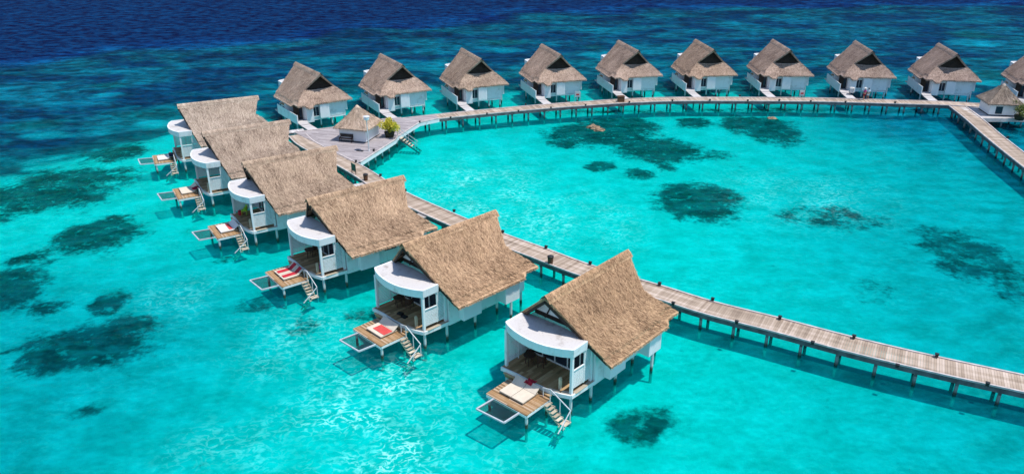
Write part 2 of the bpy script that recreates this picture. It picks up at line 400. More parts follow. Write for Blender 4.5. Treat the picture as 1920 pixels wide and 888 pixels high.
for (u, v, ru, rv, st) in [(700, 760, 190, 110, 1.), (560, 640, 150, 70, .55), (900, 370, 150, 80, .8), (1050, 410, 150, 60, .7), (1000, 740, 80, 60, .5), (760, 850, 220, 60, 1.), (330, 560, 80, 50, .3), (1500, 370, 170, 50, .45), (440, 840, 120, 60, .4)]:
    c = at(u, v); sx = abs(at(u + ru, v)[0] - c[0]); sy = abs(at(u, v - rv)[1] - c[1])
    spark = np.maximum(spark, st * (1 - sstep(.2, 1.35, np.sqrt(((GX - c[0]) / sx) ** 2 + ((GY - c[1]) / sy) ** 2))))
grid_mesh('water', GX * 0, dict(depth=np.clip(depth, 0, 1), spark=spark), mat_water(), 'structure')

# ------------------------------------------------------------------ thatch helper
def straw_surface(mb, S, nu, nv, n_blades, thick=.20, eave_fringe=True, fringe_n=0, seed=1, rough=.05, blade=(.28, .55), lift=.035):
    """S(u,v): u along the eave 0..1, v ridge 0 .. eave 1.  Adds a thick skin, loose straws on it and a hanging fringe."""
    rnd = random.Random(seed)
    up = []
    def nrm(u, v):
        e = .01
        a = Vector(S(min(u + e, 1), v)) - Vector(S(max(u - e, 0), v)); b = Vector(S(u, min(v + e, 1))) - Vector(S(u, max(v - e, 0)))
        n = a.cross(b)
        if n.z < 0: n = -n
        return n.normalized(), (b.normalized() if b.length > 1e-6 else Vector((0, 0, -1))), (a.normalized() if a.length > 1e-6 else Vector((1, 0, 0)))
    top, bot = [], []
    for j in range(nv + 1):
        for i in range(nu + 1):
            u, v = i / nu, j / nv
            p = Vector(S(u, v)); n, d, a = nrm(min(max(u, .01), .99), min(max(v, .01), .99))
            k = mnoise.fractal(p * 1.6 + Vector((seed, 0, 0)), 1., 2., 3) * rough
            inn = 1. if 0 < i < nu and j < nv else .0
            top.append(tuple(p + n * (k * inn))); bot.append(tuple(p - n * thick))
    off = len(top); fs = []; W = nu + 1
    for j in range(nv):
        for i in range(nu):
            a = j * W + i; mb.add([top[a], top[a + 1], top[a + W + 1], top[a + W]], [(0, 1, 2, 3)], tint=.42 + .35 * rnd.random())
            mb.add([bot[a], bot[a + W], bot[a + W + 1], bot[a + 1]], [(0, 1, 2, 3)], tint=.1)
    def rim(idx):
        for a, b in zip(idx[:-1], idx[1:]): mb.add([top[a], top[b], bot[b], bot[a]], [(0, 1, 2, 3)], tint=.25 + .3 * rnd.random())
    rim([i for i in range(W)]); rim([nv * W + i for i in range(W)]); rim([j * W for j in range(nv + 1)]); rim([j * W + nu for j in range(nv + 1)])
    for _ in range(n_blades):
        u, v = rnd.random(), .945 * rnd.random() ** .85
        p = Vector(S(u, v)); n, d, a = nrm(u, v)
        ang = rnd.gauss(0, .32); dd = (d * math.cos(ang) + a * math.sin(ang)); sd = n.cross(dd)
        L = rnd.uniform(*blade); w = rnd.uniform(.007, .017)
        p0 = p + n * rnd.uniform(.0, .03); p1 = p0 + dd * L + n * rnd.uniform(.005, lift * 1.6)
        mb.add([tuple(p0 - sd * w), tuple(p0 + sd * w), tuple(p1 + sd * w * .5), tuple(p1 - sd * w * .5)], [(0, 1, 2, 3)], tint=rnd.random())
    for _ in range(fringe_n):
        u = rnd.random(); p = Vector(S(u, 1)); n, d, a = nrm(min(max(u, .01), .99), .99)
        p = p - n * rnd.uniform(0, thick) - d * rnd.uniform(0, .12)
        dd = (d * rnd.uniform(.5, 1.) + Vector((0, 0, -1)) * rnd.uniform(.2, .9) + a * rnd.gauss(0, .25)).normalized()
        L = rnd.uniform(.07, .20); w = rnd.uniform(.010, .022)
        p1 = p + dd * L
        mb.add([tuple(p - a * w), tuple(p + a * w), tuple(p1 + a * w * .4), tuple(p1 - a * w * .4)], [(0, 1, 2, 3)], tint=rnd.uniform(.25, 1.))

def lerp(a, b, t): return a + (b - a) * t
def poly_interp(v, pts):
    for (v0, x0), (v1, x1) in zip(pts[:-1], pts[1:]):
        if v <= v1: return lerp(x0, x1, (v - v0) / (v1 - v0))
    return pts[-1][1]
REAR = [(0, -9.0), (.27, -8.50), (.53, -8.05), (.68, -8.35), (.84, -9.0), (1, -9.80)]
def slope_point(u, v, side, box_side):
    """main roof slope; the eave hangs lower along the front three quarters of its length"""
    xf, xr = -1.45 * v, poly_interp(v, REAR)
    x = lerp(xf, xr, u)
    low = 1.0 if u < .80 else max(0., 1 - (u - .80) / .03)
    vv = v * (1 + (.075 * low if v > .5 else .075 * low * v / .5))
    y, z = 3.92 * vv, 7.0 - 3.57 * vv
    wob = .05 * mnoise.noise((x * 1.3, side * 5., v * 2.))
    # lower course of thatch shows below the ragged end of the top course
    cut = .885 + .025 * mnoise.noise((x * 1.1, side * 9., 2.))
    lay = .11 if v < cut else -.02
    return (x, side * y, z + lay + wob - .10 * math.sin(v * math.pi) * .6)
def skirt_point(u, v, e):
    """hipped skirt under the rear gable, with the small porch bulge over the entrance side (e)"""
    top_y = lerp(-2.12, 2.12, u); topx = -8.02; tz = 5.08 - .22 * math.sin(math.pi * u)
    ey = lerp(-3.86, 3.86, u); ex = -9.82
    hip = [(0, 0), (.3, .18), (.66, .56), (1, 1)]
    k = poly_interp(v, hip)
    x = lerp(topx, ex, k * .45 + v * .55); y = lerp(top_y, ey, v); z = lerp(tz, 3.43, v)
    b = math.exp(-((y - e * 2.25) / .55) ** 4) * max(0, v - .55) / .45
    return (x - .42 * b, y, z - .34 * b + .03 * mnoise.noise((x, y * 1.2, 4.)))

# ------------------------------------------------------------------ the villa
def boards(mb, x0, x1, y0f, y1f, z0, z1, w=.14, gap=.012):
    """boards running along y, laid side by side along x (y0f, y1f give the ends at x)"""
    x = x0
    while x < x1 - 1e-6:
        xe = min(x + w, x1); xm = (x + xe) / 2
        y0, y1 = y0f(xm), y1f(xm)
        mid = lerp(y0, y1, random.uniform(.3, .7))
        mb.box(x, xe - gap, y0, mid - .004, z0, z1 + random.uniform(0, .006)); mb.box(x, xe - gap, mid + .004, y1, z0, z1 + random.uniform(0, .006)); x = xe

def make_villa(s, far):
    """s = +1: bathroom boxes on local +y;  -1: mirrored.  The entrance corridor lies on the other side."""
    e = -1   # built for s=+1, entrance on -y; MB mirrors y when s < 0
    root = empty('overwater_villa')
    def mb(): return MB(s)
    # roof
    m = mb()
    nb = 21000 if not far else 10000
    for side in (1, -1):
        straw_surface(m, lambda u, v, sd=side: slope_point(u, v, sd, 1), 36, 26, nb, thick=.20, fringe_n=2200 if side == 1 else 900, seed=11 + side, rough=.03, blade=(.15, .36), lift=.016)
    straw_surface(m, lambda u, v: skirt_point(u, v, e), 26, 12, 5200, thick=.18, fringe_n=1300, seed=31, rough=.03, blade=(.15, .36), lift=.016)
    roof = m.build('roof', M['thatch'], root)
    m = mb(); n = 60
    prof = [(.42, -.36), (.25, -.10), (0, .11), (-.25, -.10), (-.42, -.36)]
    for i in range(n):
        xa, xb = lerp(.02, -9.05, i / n), lerp(.02, -9.05, (i + 1) / n)
        dz = random.uniform(-.008, .014)
        for (ya, za), (yb, zb) in zip(prof[:-1], prof[1:]):
            m.add([(xa, ya, 7.10 + za + dz), (xb, ya, 7.10 + za + dz), (xb, yb, 7.10 + zb + dz), (xa, yb, 7.10 + zb + dz)], [(0, 1, 2, 3)], tint=random.uniform(.45, .75))
    for _ in range(1500):
        xx = random.uniform(-8.95, 0); sd_ = random.choice((-1, 1)); t_ = random.uniform(.02, .30); L_ = random.uniform(.12, .3); an = random.gauss(0, .4)
        p0 = Vector((xx, sd_ * t_, 7.235 - t_ * .86)); p1 = p0 + Vector((math.sin(an) * L_, sd_ * math.cos(an) * L_ * .72, -L_ * .60 + random.uniform(0, .02)))
        m.add([tuple(p0 + Vector((-.012, 0, 0))), tuple(p0 + Vector((.012, 0, 0))), tuple(p1 + Vector((.008, 0, 0))), tuple(p1 + Vector((-.008, 0, 0)))], [(0, 1, 2, 3)], tint=random.random())
    m.build('ridge_cap', M['thatch'], roof)
    m = mb()
    for sd in (1, -1):
        m.bar((-.02, 0, 6.74), (-1.42, sd * 3.92, 3.22), .10, .16)
        for k in (.25, .55, .85): m.bar((-.06 - 1.45 * k, sd * 3.9 * k, 6.70 - 3.55 * k), (-2.2, sd * 3.9 * k, 6.70 - 3.55 * k), .07, .09)
    m.build('barge_board', M['dark_wood'], roof)
    # walls (prism following the roof) + lower rear part
    m = mb()
    sec = [(-2.9, 1.28), (2.9, 1.28), (2.9, 3.95), (0, 6.52), (-2.9, 3.95)]
    xa, xb = -1.62, -7.5
    m.add([(xa, y, z) for y, z in sec] + [(xb, y, z) for y, z in sec],
          [(0, 1, 2, 3, 4), (9, 8, 7, 6, 5)] + [(i, 5 + i, 5 + (i + 1) % 5, (i + 1) % 5) for i in range(5)])
    m.box(-9.30, -7.503, -2.9, 2.9, 1.32, 3.42)
    m.build('wall', M['white'], root)
    # dark rear gable under the ridge end
    m = mb()
    m.add([(-7.75, -2.2, 4.85), (-7.75, 2.2, 4.85), (-7.75, 0, 6.72), (-7.52, -2.2, 4.85), (-7.52, 2.2, 4.85), (-7.52, 0, 6.72)], [(0, 2, 1), (3, 4, 5), (0, 1, 4, 3), (1, 2, 5, 4), (2, 0, 3, 5)])
    for k in range(7):
        z = 4.95 + .24 * k; hw = 2.2 * (6.72 - z) / 1.87 - .06
        if hw > .1: m.box(-7.80, -7.752, -hw, hw, z, z + .10)
    m.build('rear_gable', M['dark_wood'], root)
    # front gable: white boards above a dark gap
    m = mb()
    m.add([(-1.25, -2.0, 5.12), (-1.25, 2.0, 5.12), (-1.25, 0, 6.78), (-1.32, -2.0, 5.12), (-1.32, 2.0, 5.12), (-1.32, 0, 6.78)], [(0, 1, 2), (5, 4, 3), (0, 3, 4, 1), (1, 4, 5, 2), (2, 5, 3, 0)])
    gab = m.build('front_gable', M['white'], root)
    m = mb()
    for sd in (-1, 1): m.bar((-1.20, sd * 2.2, 4.82), (-1.20, sd * .05, 6.66), .09, .12); m.bar((-1.19, sd * .9, 4.82), (-1.19, sd * .25, 6.2), .06, .08)
    m.box(-1.60, -1.36, -1.9, 1.9, 4.72, 5.11)
    m.build('gable_frame', M['dark_wood'], gab)
    # terrace roof with bowed front
    arc = [(.74, -2.56), (.95, -2.2), (1.13, -1.75), (1.27, -1.2), (1.37, -.6), (1.40, 0), (1.37, .6), (1.27, 1.15), (1.10, 1.65), (.88, 2.15), (.52, 2.74)]
    m = mb(); m.prism(arc + [(-.86, 2.74), (-1.12, 2.35), (-1.22, 0), (-1.12, -2.35), (-.80, -2.56)], 4.45, 4.66)
    troof = m.build('terrace_roof', M['terrace_roof'], root)
    m = mb()
    full = arc + [(-.86, 2.74)]
    full = [(-.80, -2.56)] + full
    for (xa, ya), (xb, yb) in zip(full[:-1], full[1:]):
        d = Vector((xb - xa, yb - ya, 0)); n_ = Vector((d.y, -d.x, 0)).normalized()
        o, i_ = n_ * .035, n_ * -.10
        def q(x, y, k, z, sh=0): return (x + k.x, y + k.y, z)
        m.hexa([q(xa, ya, i_, 4.12), q(xb, yb, i_, 4.12), q(xb, yb, o * .2, 4.12), q(xa, ya, o * .2, 4.12),
                q(xa, ya, i_, 4.70), q(xb, yb, i_, 4.70), q(xb, yb, o, 4.70), q(xa, ya, o, 4.70)], tint=.5)
    m.build('fascia', M['white'], troof)
    # terrace deck
    front = [(-2.62, 1.12), (-1.3, 1.03), (0, 1.08), (1.3, 1.02), (2.1, .86), (2.72, .60)]
    def fx(y): return poly_interp(y, front)
    m = mb(); x = -1.60
    ys = np.linspace(-2.62, 2.72, 25)
    for ya, yb in zip(ys[:-1], ys[1:]):
        L = fx((ya + yb) / 2); cuts = sorted([-1.6, L] + [random.uniform(-1.2, .8)])
        for a, b in zip(cuts[:-1], cuts[1:]): m.box(a, b - .008, ya, yb - .012, 1.36, 1.45 + random.uniform(0, .006))
    deck = m.build('terrace_deck', M['deck'], root)
    m = mb()
    for (ya, xa), (yb, xb) in zip(front[:-1], front[1:]): m.bar((xa + .02, ya, 1.33), (xb + .02, yb, 1.33), .10, .26)
    m.bar((.60, 2.76, 1.33), (-1.6, 2.86, 1.33), .10, .26)
    m.box(-9.3, -1.62, -2.86, 2.86, 1.10, 1.276); m.box(-1.6, .55, -2.58, 2.64, 1.20, 1.352)
    m.build('edge_beam', M['white'], deck)
    m = mb()   # pale boards along the right hand edge of the terrace
    m.hexa([(.58, 2.70, 1.46), (.84, 2.10, 1.46), (.55, 2.02, 1.46), (.28, 2.58, 1.46), (.58, 2.70, 1.49), (.84, 2.10, 1.49), (.55, 2.02, 1.49), (.28, 2.58, 1.49)])
    m.box(-1.55, .26, 2.62, 2.88, 1.46, 1.49); m.hexa([(1.02, 1.25, 1.46), (.90, 2.0, 1.46), (.74, 1.96, 1.46), (.86, 1.25, 1.46), (1.02, 1.25, 1.50), (.90, 2.0, 1.50), (.74, 1.96, 1.50), (.86, 1.25, 1.50)])
    m.build('edge_board', M['step_boards'], deck)
    # columns
    for (cx, cy, z0) in ((.46, 2.62, 1.45), (.80, -2.46, 1.45), (-1.46, 2.66, 1.45)):
        m = mb(); m.box(cx - .085, cx + .085, cy - .085, cy + .085, z0, 4.14); m.build('column', M['white'], root)
    # newel post on the terrace
    m = mb(); m.box(.44, .60, 1.72, 1.88, 1.45, 2.25); m.box(.46, .58, 1.74, 1.86, 2.253, 2.33); m.build('newel_post', M['pale_wood'], root)
    # slatted side screens of the terrace
    m = mb()
    for k in range(11): z = 1.78 + k * .115; m.bar((.36, 2.60, z), (-.70, 2.64, z), .03, .088)
    m.bar((.36, 2.57, 1.76), (.36, 2.57, 3.05), .05, .05, up=(1, 0, 0)); m.bar((-.68, 2.60, 1.76), (-.68, 2.60, 3.05), .05, .05, up=(1, 0, 0))
    m.bar((.37, 2.62, 3.06), (-.71, 2.66, 3.06), .09, .06)
    m.build('side_screen', M['white'], root)
    m = mb()
    for k in range(19): z = 1.78 + k * .122; m.bar((-.74, 2.645, z), (-1.38, 2.66, z + .0), .03, .088)
    m.bar((-.73, 2.645, 1.70), (-.73, 2.645, 4.12), .06, .06, up=(1, 0, 0))
    m.build('side_louvre', M['white'], root)
    m = mb()
    for k in range(20): z = 1.68 + k * .122; m.bar((.70, -2.47, z), (-1.55, -2.47, z), .03, .085)
    m.bar((-.4, -2.47, 1.46), (-.4, -2.47, 4.12), .06, .06, up=(1, 0, 0))
    m.build('side_louvre', M['white'], root)
    # glazed rear of the terrace with white frame
    m = mb(); m.box(-1.613, -1.58, -2.40, 2.55, 1.47, 4.05); gl = m.build('glazing', M['glass'], root)
    m = mb()
    for y in (-2.40, -1.35, -.3, .75, 1.75, 2.5): m.box(-1.57, -1.52, y - .04, y + .04, 1.47, 4.05)
    m.box(-1.573, -1.515, -2.44, 2.54, 3.20, 3.30); m.box(-1.573, -1.515, -2.44, 2.54, 1.465, 1.56)
    m.build('glazing_frame', M['white'], gl)
    # bathroom boxes on the side, ribbed boards
    def ribbed(x0, x1, y0, y1, z0, z1, name):
        m = mb(); m.box(x0, x1, y0, y1, z0, z1, tint=.5)
        x = x0 + .04
        while x < x1 - .03: m.box(x, x + .035, y1, y1 + .018, z0 + .03, z1 - .02, tint=.6); x += .11
        y = y0 + .05
        while y < y1 - .04: m.box(x0 - .014, x0, y, y + .035, z0 + .03, z1 - .02); m.box(x1, x1 + .014, y, y + .035, z0 + .03, z1 - .02); y += .11
        return m.build(name, M['box_white'], root)
    ribbed(-4.32, -2.57, 2.902, 3.40, 1.30, 3.55, 'wall_box')
    ribbed(-7.75, -6.30, 2.902, 3.92, 1.42, 3.22, 'wall_box')
    m = mb(); m.box(-6.2, -5.1, 2.90, 2.925, 2.15, 2.75); m.build('window', M['glass'], root)
    # rear face: boxes, window, entrance
    m = mb(); m.box(-9.72, -9.302, e * 2.75, e * 1.75, 1.02, 3.10)
    y = -2.70
    while y < -1.8: m.box(-9.738, -9.72, y, y + .035, 1.06, 3.06); y += .11
    m.build('wall_box', M['box_white'], root)
    m = mb(); m.box(-9.70, -9.302, -.80, .50, 1.34, 3.25)
    y = -.75
    while y < .45: m.box(-9.718, -9.70, y, y + .035, 1.38, 3.2); y += .11
    m.build('wall_box', M['box_white'], root)
    m = mb(); m.box(-9.335, -9.302, -1.70, -.86, 1.66, 2.85); w = m.build('window', M['glass'], root)
    m = mb(); m.box(-9.42, -9.302, -1.74, -.82, 1.58, 1.656); m.box(-9.36, -9.302, -1.30, -1.26, 1.66, 2.85); m.build('window_frame', M['white'], w)
    # entrance corridor with parapet, door
    m = mb(); m.box(-9.32, -1.62, e * 4.28, e * 2.903, 1.20, 1.34); m.box(-10.35, -9.321, e * 4.28, e * 2.80, 1.20, 1.34); corr = m.build('entrance_corridor', M['gang_boards'], root)
    m = mb(); m.box(-10.35, -3.0, e * 4.36, e * 4.283, 1.14, 2.42); m.box(-10.42, -10.353, e * 4.36, e * 4.22, 1.34, 2.46); m.build('parapet', M['white'], corr)
    m = mb(); m.box(-8.6, -8.5, e * 4.1, e * 2.903, 1.342, 3.35); dr = m.build('door', M['dark_wood'], root)
    m = mb(); m.box(-8.63, -8.603, -3.35, -3.0, 1.36, 3.1); m.build('door_leaf', M['glass'], dr)
    # gangway to the boardwalk (sloping a little), with two steps
    m = mb(); x = -10.36
    i = 0
    while x > -14.6:
        z = 1.25 if i > 4 else 1.30; m.box(x - .16, x, e * 4.22, e * 2.98, z - .06, z + random.uniform(0, .005)); x -= .168; i += 1
    g_ = m.build('gangway', M['gang_boards'], root)
    m = mb(); m.box(-14.5, -10.4, e * 4.20, e * 4.10, 1.0, 1.185); m.box(-14.5, -10.4, e * 3.10, e * 3.0, 1.0, 1.185); m.build('gangway_beam', M['beam'], g_)
    # piles
    for (px, py, pz) in ((.44, 2.60, 1.2), (.78, -2.44, 1.2), (-1.50, 2.72, 1.2), (-1.5, -2.44, 1.1), (-4.25, 2.72, 1.1), (-6.95, 3.80, 1.42), (-6.9, 2.3, 1.1), (-9.1, 2.72, 1.1), (-9.1, 1.0, 1.1), (-9.1, -.6, 1.1), (-9.3, -2.7, 1.1), (-4.25, -2.72, 1.1), (-6.9, -2.72, 1.1), (-9.6, -4.1, 1.2), (-5, -4.1, 1.2), (-12.5, -3.6, 1.0)):
        m = mb(); m.tube((px, py, -2.6), (px, py, pz), .105, 10); m.build('pile', M['post'], root)
    # sun deck
    m = mb(); boards(m, 1.32, 3.58, lambda x: -1.70 + random.uniform(-.01, .01), lambda x: 1.66 + random.uniform(-.01, .01), 1.02, 1.08, .135)
    sd = m.build('sun_deck', M['sun_boards'], root)
    m = mb()
    for p, q in (((1.34, -1.66, .93), (1.34, 1.62, .93)), ((3.54, -1.66, .93), (3.54, 1.62, .93)), ((1.395, -1.66, .93), (3.485, -1.66, .93)), ((1.395, 1.62, .93), (3.485, 1.62, .93))): m.bar(p, q, .10, .17)
    m.build('deck_frame', M['white'], sd)
    for px, py in ((3.40, 1.52), (3.40, -1.56), (1.5, -1.56), (1.5, 1.52)):
        m = mb(); m.tube((px, py, -2.5), (px, py, .842), .095, 10); m.build('deck_pile', M['post'], sd)
    m = mb()
    A, B, C_, D = (3.58, -1.02, 1.0), (5.12, -1.02, 1.08), (5.0, 1.12, 1.08), (3.58, 1.10, 1.0)
    for p, q in ((A, B), (B, C_), (C_, D)): m.bar(p, q, .10, .10)
    m.build('net_frame', M['grey_metal'], sd)
    m = mb()
    for k in range(1, 22):
        t = k / 22; p = Vector(A).lerp(Vector(D), t); q = Vector(B).lerp(Vector(C_), t); m.bar(p - Vector((0, 0, .0)), q, .022, .008)
    for k in range(1, 16):
        t = k / 16; p = Vector(A).lerp(Vector(B), t); q = Vector(D).lerp(Vector(C_), t); m.bar(p + Vector((0, 0, .009)), q + Vector((0, 0, .009)), .022, .008)
    m.build('net', M['black'], sd)
    # step between terrace and sun deck
    m = mb(); m.box(1.10, 1.30, -2.3, 1.6, 1.16, 1.22); m.box(1.13, 1.27, -2.2, 1.5, .95, 1.157); m.build('terrace_step', M['deck'], root)
    # ladder stairs down to the water
    m = mb()
    pts = [(.98, 1.74), (.82, 1.98), (.66, 2.2), (.50, 2.42), (.34, 2.64)]
    for z, y in pts: m.box(1.42, 1.98, y, y + .20, z - .05, z)
    m.box(1.30, 1.92, 2.90, 3.34, .12, .17)
    for k in range(3): m.box(1.97 + .2 * k, 2.14 + .2 * k, 2.90, 3.34, .00 - .17 * k - .05, .00 - .17 * k)
    stt = m.build('stairs', M['step_boards'], root)
    m = mb()
    for x in (1.45, 1.95): m.bar((x, 1.70, .86), (x, 2.90, .04), .05, .12)
    for y in (2.93, 3.31): m.bar((1.92, y, .04), (2.75, y, -.70), .05, .12)
    m.build('stringer', M['pale_wood'], stt)
    m = mb()
    hr = [(1.42, 1.15, 1.72), (1.42, 1.75, 1.86), (1.36, 3.30, 1.02), (2.62, 3.36, .05)]
    for p, q in zip(hr[:-1], hr[1:]): m.bar(p, q, .05, .06)
    for p, b in (((1.42, 1.18, 1.72), 1.08), ((1.42, 1.74, 1.85), .9), ((1.39, 2.5, 1.44), .4), ((1.37, 3.28, 1.02), -.3), ((2.1, 3.35, .44), -.4)): m.bar(p, (p[0], p[1], b), .045, .045, up=(1, 0, 0))
    m.build('handrail', M['white_metal'], stt)
    return root

NEAR = [(-38.28, 88.20, 206.97), (-31.58, 77.40, 210.54), (-24.48, 67.88, 213.42), (-16.47, 58.74, 218.49), (-7.70, 50.15, 224.54), (2.01, 42.52, 228.20)]
FAR = [(-30.62, 111.65, 124.88), (-19.53, 117.65, 118.44), (-7.71, 121.97, 111.82), (4.68, 125.35, 106.49), (17.15, 128.55, 102.61), (29.77, 129.46, 95.69), (42.29, 129.39, 89.65), (55.19, 128.28, 84.17), (67.53, 126.12, 79.92), (80.6, 122.6, 76.0)]
NEAR_LABEL = ['front row villa farthest back, its whole thatched ridge clear against the water',
              'front row thatched villa with a dark red towel crumpled on its sun deck',
              'front row thatched villa with a lime green chair on its terrace',
              'front row thatched villa with two red and cream striped loungers on its deck',
              'front row thatched villa with a red mat on one wide cream lounger',
              'nearest thatched villa, with two plain cream loungers and a red towel on its deck']
FAR_LABEL = ['leftmost thatched villa of the back row, left of the small pointed hut roof',
             'back row thatched villa just right of the pointed hut roof on the platform',
             'third thatched villa from the left in the back row',
             'fourth back row villa from the left, a small white board beside it',
             'back row villa whose gangway meets the brown chest on the curved boardwalk',
             'back row villa just right of the one at the brown chest',
             'back row villa with a small dark framed board at its right corner',
             'back row villa with two people standing in front of it on the boardwalk',
             'rightmost complete villa of the back row, behind the corner of the boardwalks',
             'thatched villa cut off by the right border, partly behind a small hut']
near_villas, far_villas = [], []
pn = make_villa(1, False); pf = make_villa(-1, True)
for i, (x, y, a) in enumerate(NEAR):
    o = pn if i == 0 else copy_tree(pn)
    o.location = (x, y, 0); o.rotation_euler.z = R(a); near_villas.append(o)
    tag(o, NEAR_LABEL[i], 'villa', 'overwater villas in the front row')
for i, (x, y, a) in enumerate(FAR):
    o = pf if i == 0 else copy_tree(pf)
    o.location = (x, y, 0); o.rotation_euler.z = R(a); far_villas.append(o)
    tag(o, FAR_LABEL[i], 'villa', 'overwater villas in the back row')
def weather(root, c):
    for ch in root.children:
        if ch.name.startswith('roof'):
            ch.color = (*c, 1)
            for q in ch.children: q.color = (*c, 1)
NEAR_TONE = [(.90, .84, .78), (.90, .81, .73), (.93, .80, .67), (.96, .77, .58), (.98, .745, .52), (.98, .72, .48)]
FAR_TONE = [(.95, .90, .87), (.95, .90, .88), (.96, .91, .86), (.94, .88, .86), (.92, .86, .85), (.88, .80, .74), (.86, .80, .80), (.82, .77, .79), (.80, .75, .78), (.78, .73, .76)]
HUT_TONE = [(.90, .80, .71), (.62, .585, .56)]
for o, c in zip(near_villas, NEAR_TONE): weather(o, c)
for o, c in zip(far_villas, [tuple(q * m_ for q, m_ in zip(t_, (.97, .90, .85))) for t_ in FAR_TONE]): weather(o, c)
def on_villa(i, lx, ly, z=0., rz=0.):
    x, y, a = NEAR[i]; c, s = math.cos(R(a)), math.sin(R(a))
    return (x + c * lx - s * ly, y + s * lx + c * ly, z), R(a) + rz

# ------------------------------------------------------------------ boardwalks
def catmull(pts, step):
    P = [Vector(p) for p in pts]; P = [P[0] * 2 - P[1]] + P + [P[-1] * 2 - P[-2]]; out = []
    for i in range(1, len(P) - 2):
        for k in range(24):
            t = k / 24
            out.append(.5 * ((2 * P[i]) + (P[i + 1] - P[i - 1]) * t + (2 * P[i - 1] - 5 * P[i] + 4 * P[i + 1] - P[i + 2]) * t * t + (3 * P[i] - P[i - 1] - 3 * P[i + 1] + P[i + 2]) * t ** 3))
    out.append(P[-2]); res = [out[0]]; acc = 0
    for a, b in zip(out[:-1], out[1:]):
        L = (b - a).length; pos = 0
        while acc + (L - pos) >= step:
            pos += step - acc; acc = 0; res.append(a.lerp(b, pos / L))
        acc += L - pos
    return res
DZ = 1.35
def boardwalk(ctrl, width, label, bents, board=.16, phase=0., bstep=2.55, z=DZ, mat='pier_boards'):
    root = empty('boardwalk', (ctrl[0][0], ctrl[0][1], 0)); o = Vector((ctrl[0][0], ctrl[0][1]))
    tag(root, label, 'boardwalk', 'boardwalks of the resort')
    pts = catmull(ctrl, board); pts = [p - o for p in pts]
    m = MB(); side = []
    for i, p in enumerate(pts):
        d = (pts[min(i + 1, len(pts) - 1)] - pts[max(i - 1, 0)]).normalized(); side.append(Vector((-d.y, d.x)))
    hw = width / 2 - .13
    for i in range(len(pts) - 1):
        a, b = pts[i], pts[i + 1]; n0, n1 = side[i], side[i + 1]; d = (b - a); b = a + d * .93
        dz = random.uniform(0, .008); t = random.random(); k0 = 6; j0 = random.uniform(-.02, .02)
        for k in range(k0):
            u0, u1 = lerp(-hw, hw, k / k0) , lerp(-hw, hw, (k + 1) / k0)
            if k == 0: u0 += j0
            m.hexa([(*(a + n0 * u0), z - .05), (*(b + n1 * u0), z - .05), (*(b + n1 * u1), z - .05), (*(a + n0 * u1), z - .05),
                    (*(a + n0 * u0), z + dz), (*(b + n1 * u0), z + dz), (*(b + n1 * u1), z + dz), (*(a + n0 * u1), z + dz)], tint=t, across=k / k0, along=i * board)
    m.build('deck', M[mat], root)
    st = max(1, int(1.0 / board))
    idx = list(range(0, len(pts), st))
    for sd in (1, -1):
        m = MB(); m2 = MB()
        for i, j in zip(idx[:-1], idx[1:]):
            a, b = pts[i] + side[i] * sd * (hw + .07), pts[j] + side[j] * sd * (hw + .07)
            m.bar((a.x, a.y, z + .02), (b.x, b.y, z + .02), .13, .12)
            a, b = pts[i] + side[i] * sd * (hw + .05), pts[j] + side[j] * sd * (hw + .05)
            m2.bar((a.x, a.y, z - .23), (b.x, b.y, z - .23), .14, .34)
        m.build('kerb', M['edge'], root); m2.build('side_beam', M['beam'], root)
    nb = int(bstep / board); k = int(phase / board)
    while k < len(pts):
        p, n = pts[k], side[k]
        if bents:
            m = MB(); a, b = p + n * (hw + .02), p - n * (hw + .02); m.bar((a.x, a.y, z - .52), (b.x, b.y, z - .52), .16, .20); m.build('cross_beam', M['beam'], root)
            for sd in (1, -1):
                q = p + n * sd * (hw - .12); m = MB(); m.tube((q.x, q.y, -2.6), (q.x, q.y, z - .42), .115, 10); m.build('pile', M['pier_post'], root)
        k += nb
    return root
def mat_pier_post():
    m, nt, out = new_mat('weathered_pile'); g = NT(nt)
    geo = g.n('NewGeometry'); sep = g.n('SeparateXYZ'); g.l(geo.outputs['Position'], sep.inputs[0])
    n = g.noise(geo.outputs['Position'], 3.2, 4)
    z = g.math('ADD', sep.outputs['Z'], g.math('MULTIPLY', g.math('SUBTRACT', n, .5), .5))
    c = g.mix(g.ss(z, .05, .45), (.035, .04, .035), (.20, .22, .23))
    c = g.mix(g.ss(z, -.50, -.15), (.52, .51, .44), c); g.l(g.bsdf(c, .7, .3), out.inputs[0]); return m
M['pier_post'] = mat_pier_post()
near_ctrl = [(-27.1, 95.6), (-24.6, 91.4), (-19.0, 84.7), (-15.9, 80.6), (-12.1, 75.2), (-6.6, 69.2), (-1.5, 64.2), (2.3, 60.9), (5.9, 57.7), (11.3, 53.9), (14.7, 51.4), (19.0, 48.9), (23.4, 46.2), (27.9, 43.8), (32.5, 41.6), (38, 38.9), (46, 35.2)]
boardwalk(near_ctrl, 2.25, 'long weathered boardwalk running behind the front row of villas', True, phase=1.2)
boardwalk([(-14.6, 102.0), (-10.2, 103.9), (-4.2, 106.2), (1.5, 108.2), (7, 109.9), (12.3, 111.3), (17, 112.4), (24, 113.3), (34.4, 113.3), (44.5, 113.0), (57, 111.6), (62.0, 111.0), (67.6, 109.6)], 2.3,
          'gently curved boardwalk in front of the back row of villas', True, board=.2, phase=1.0)
boardwalk([(63.2, 109.4), (61.9, 102.3), (60.4, 95.5), (58.9, 87.5), (57.6, 80), (56, 71)], 2.3,
          'straight boardwalk arm at right leading from the curved walk towards the right edge', True, board=.18, phase=1.5)

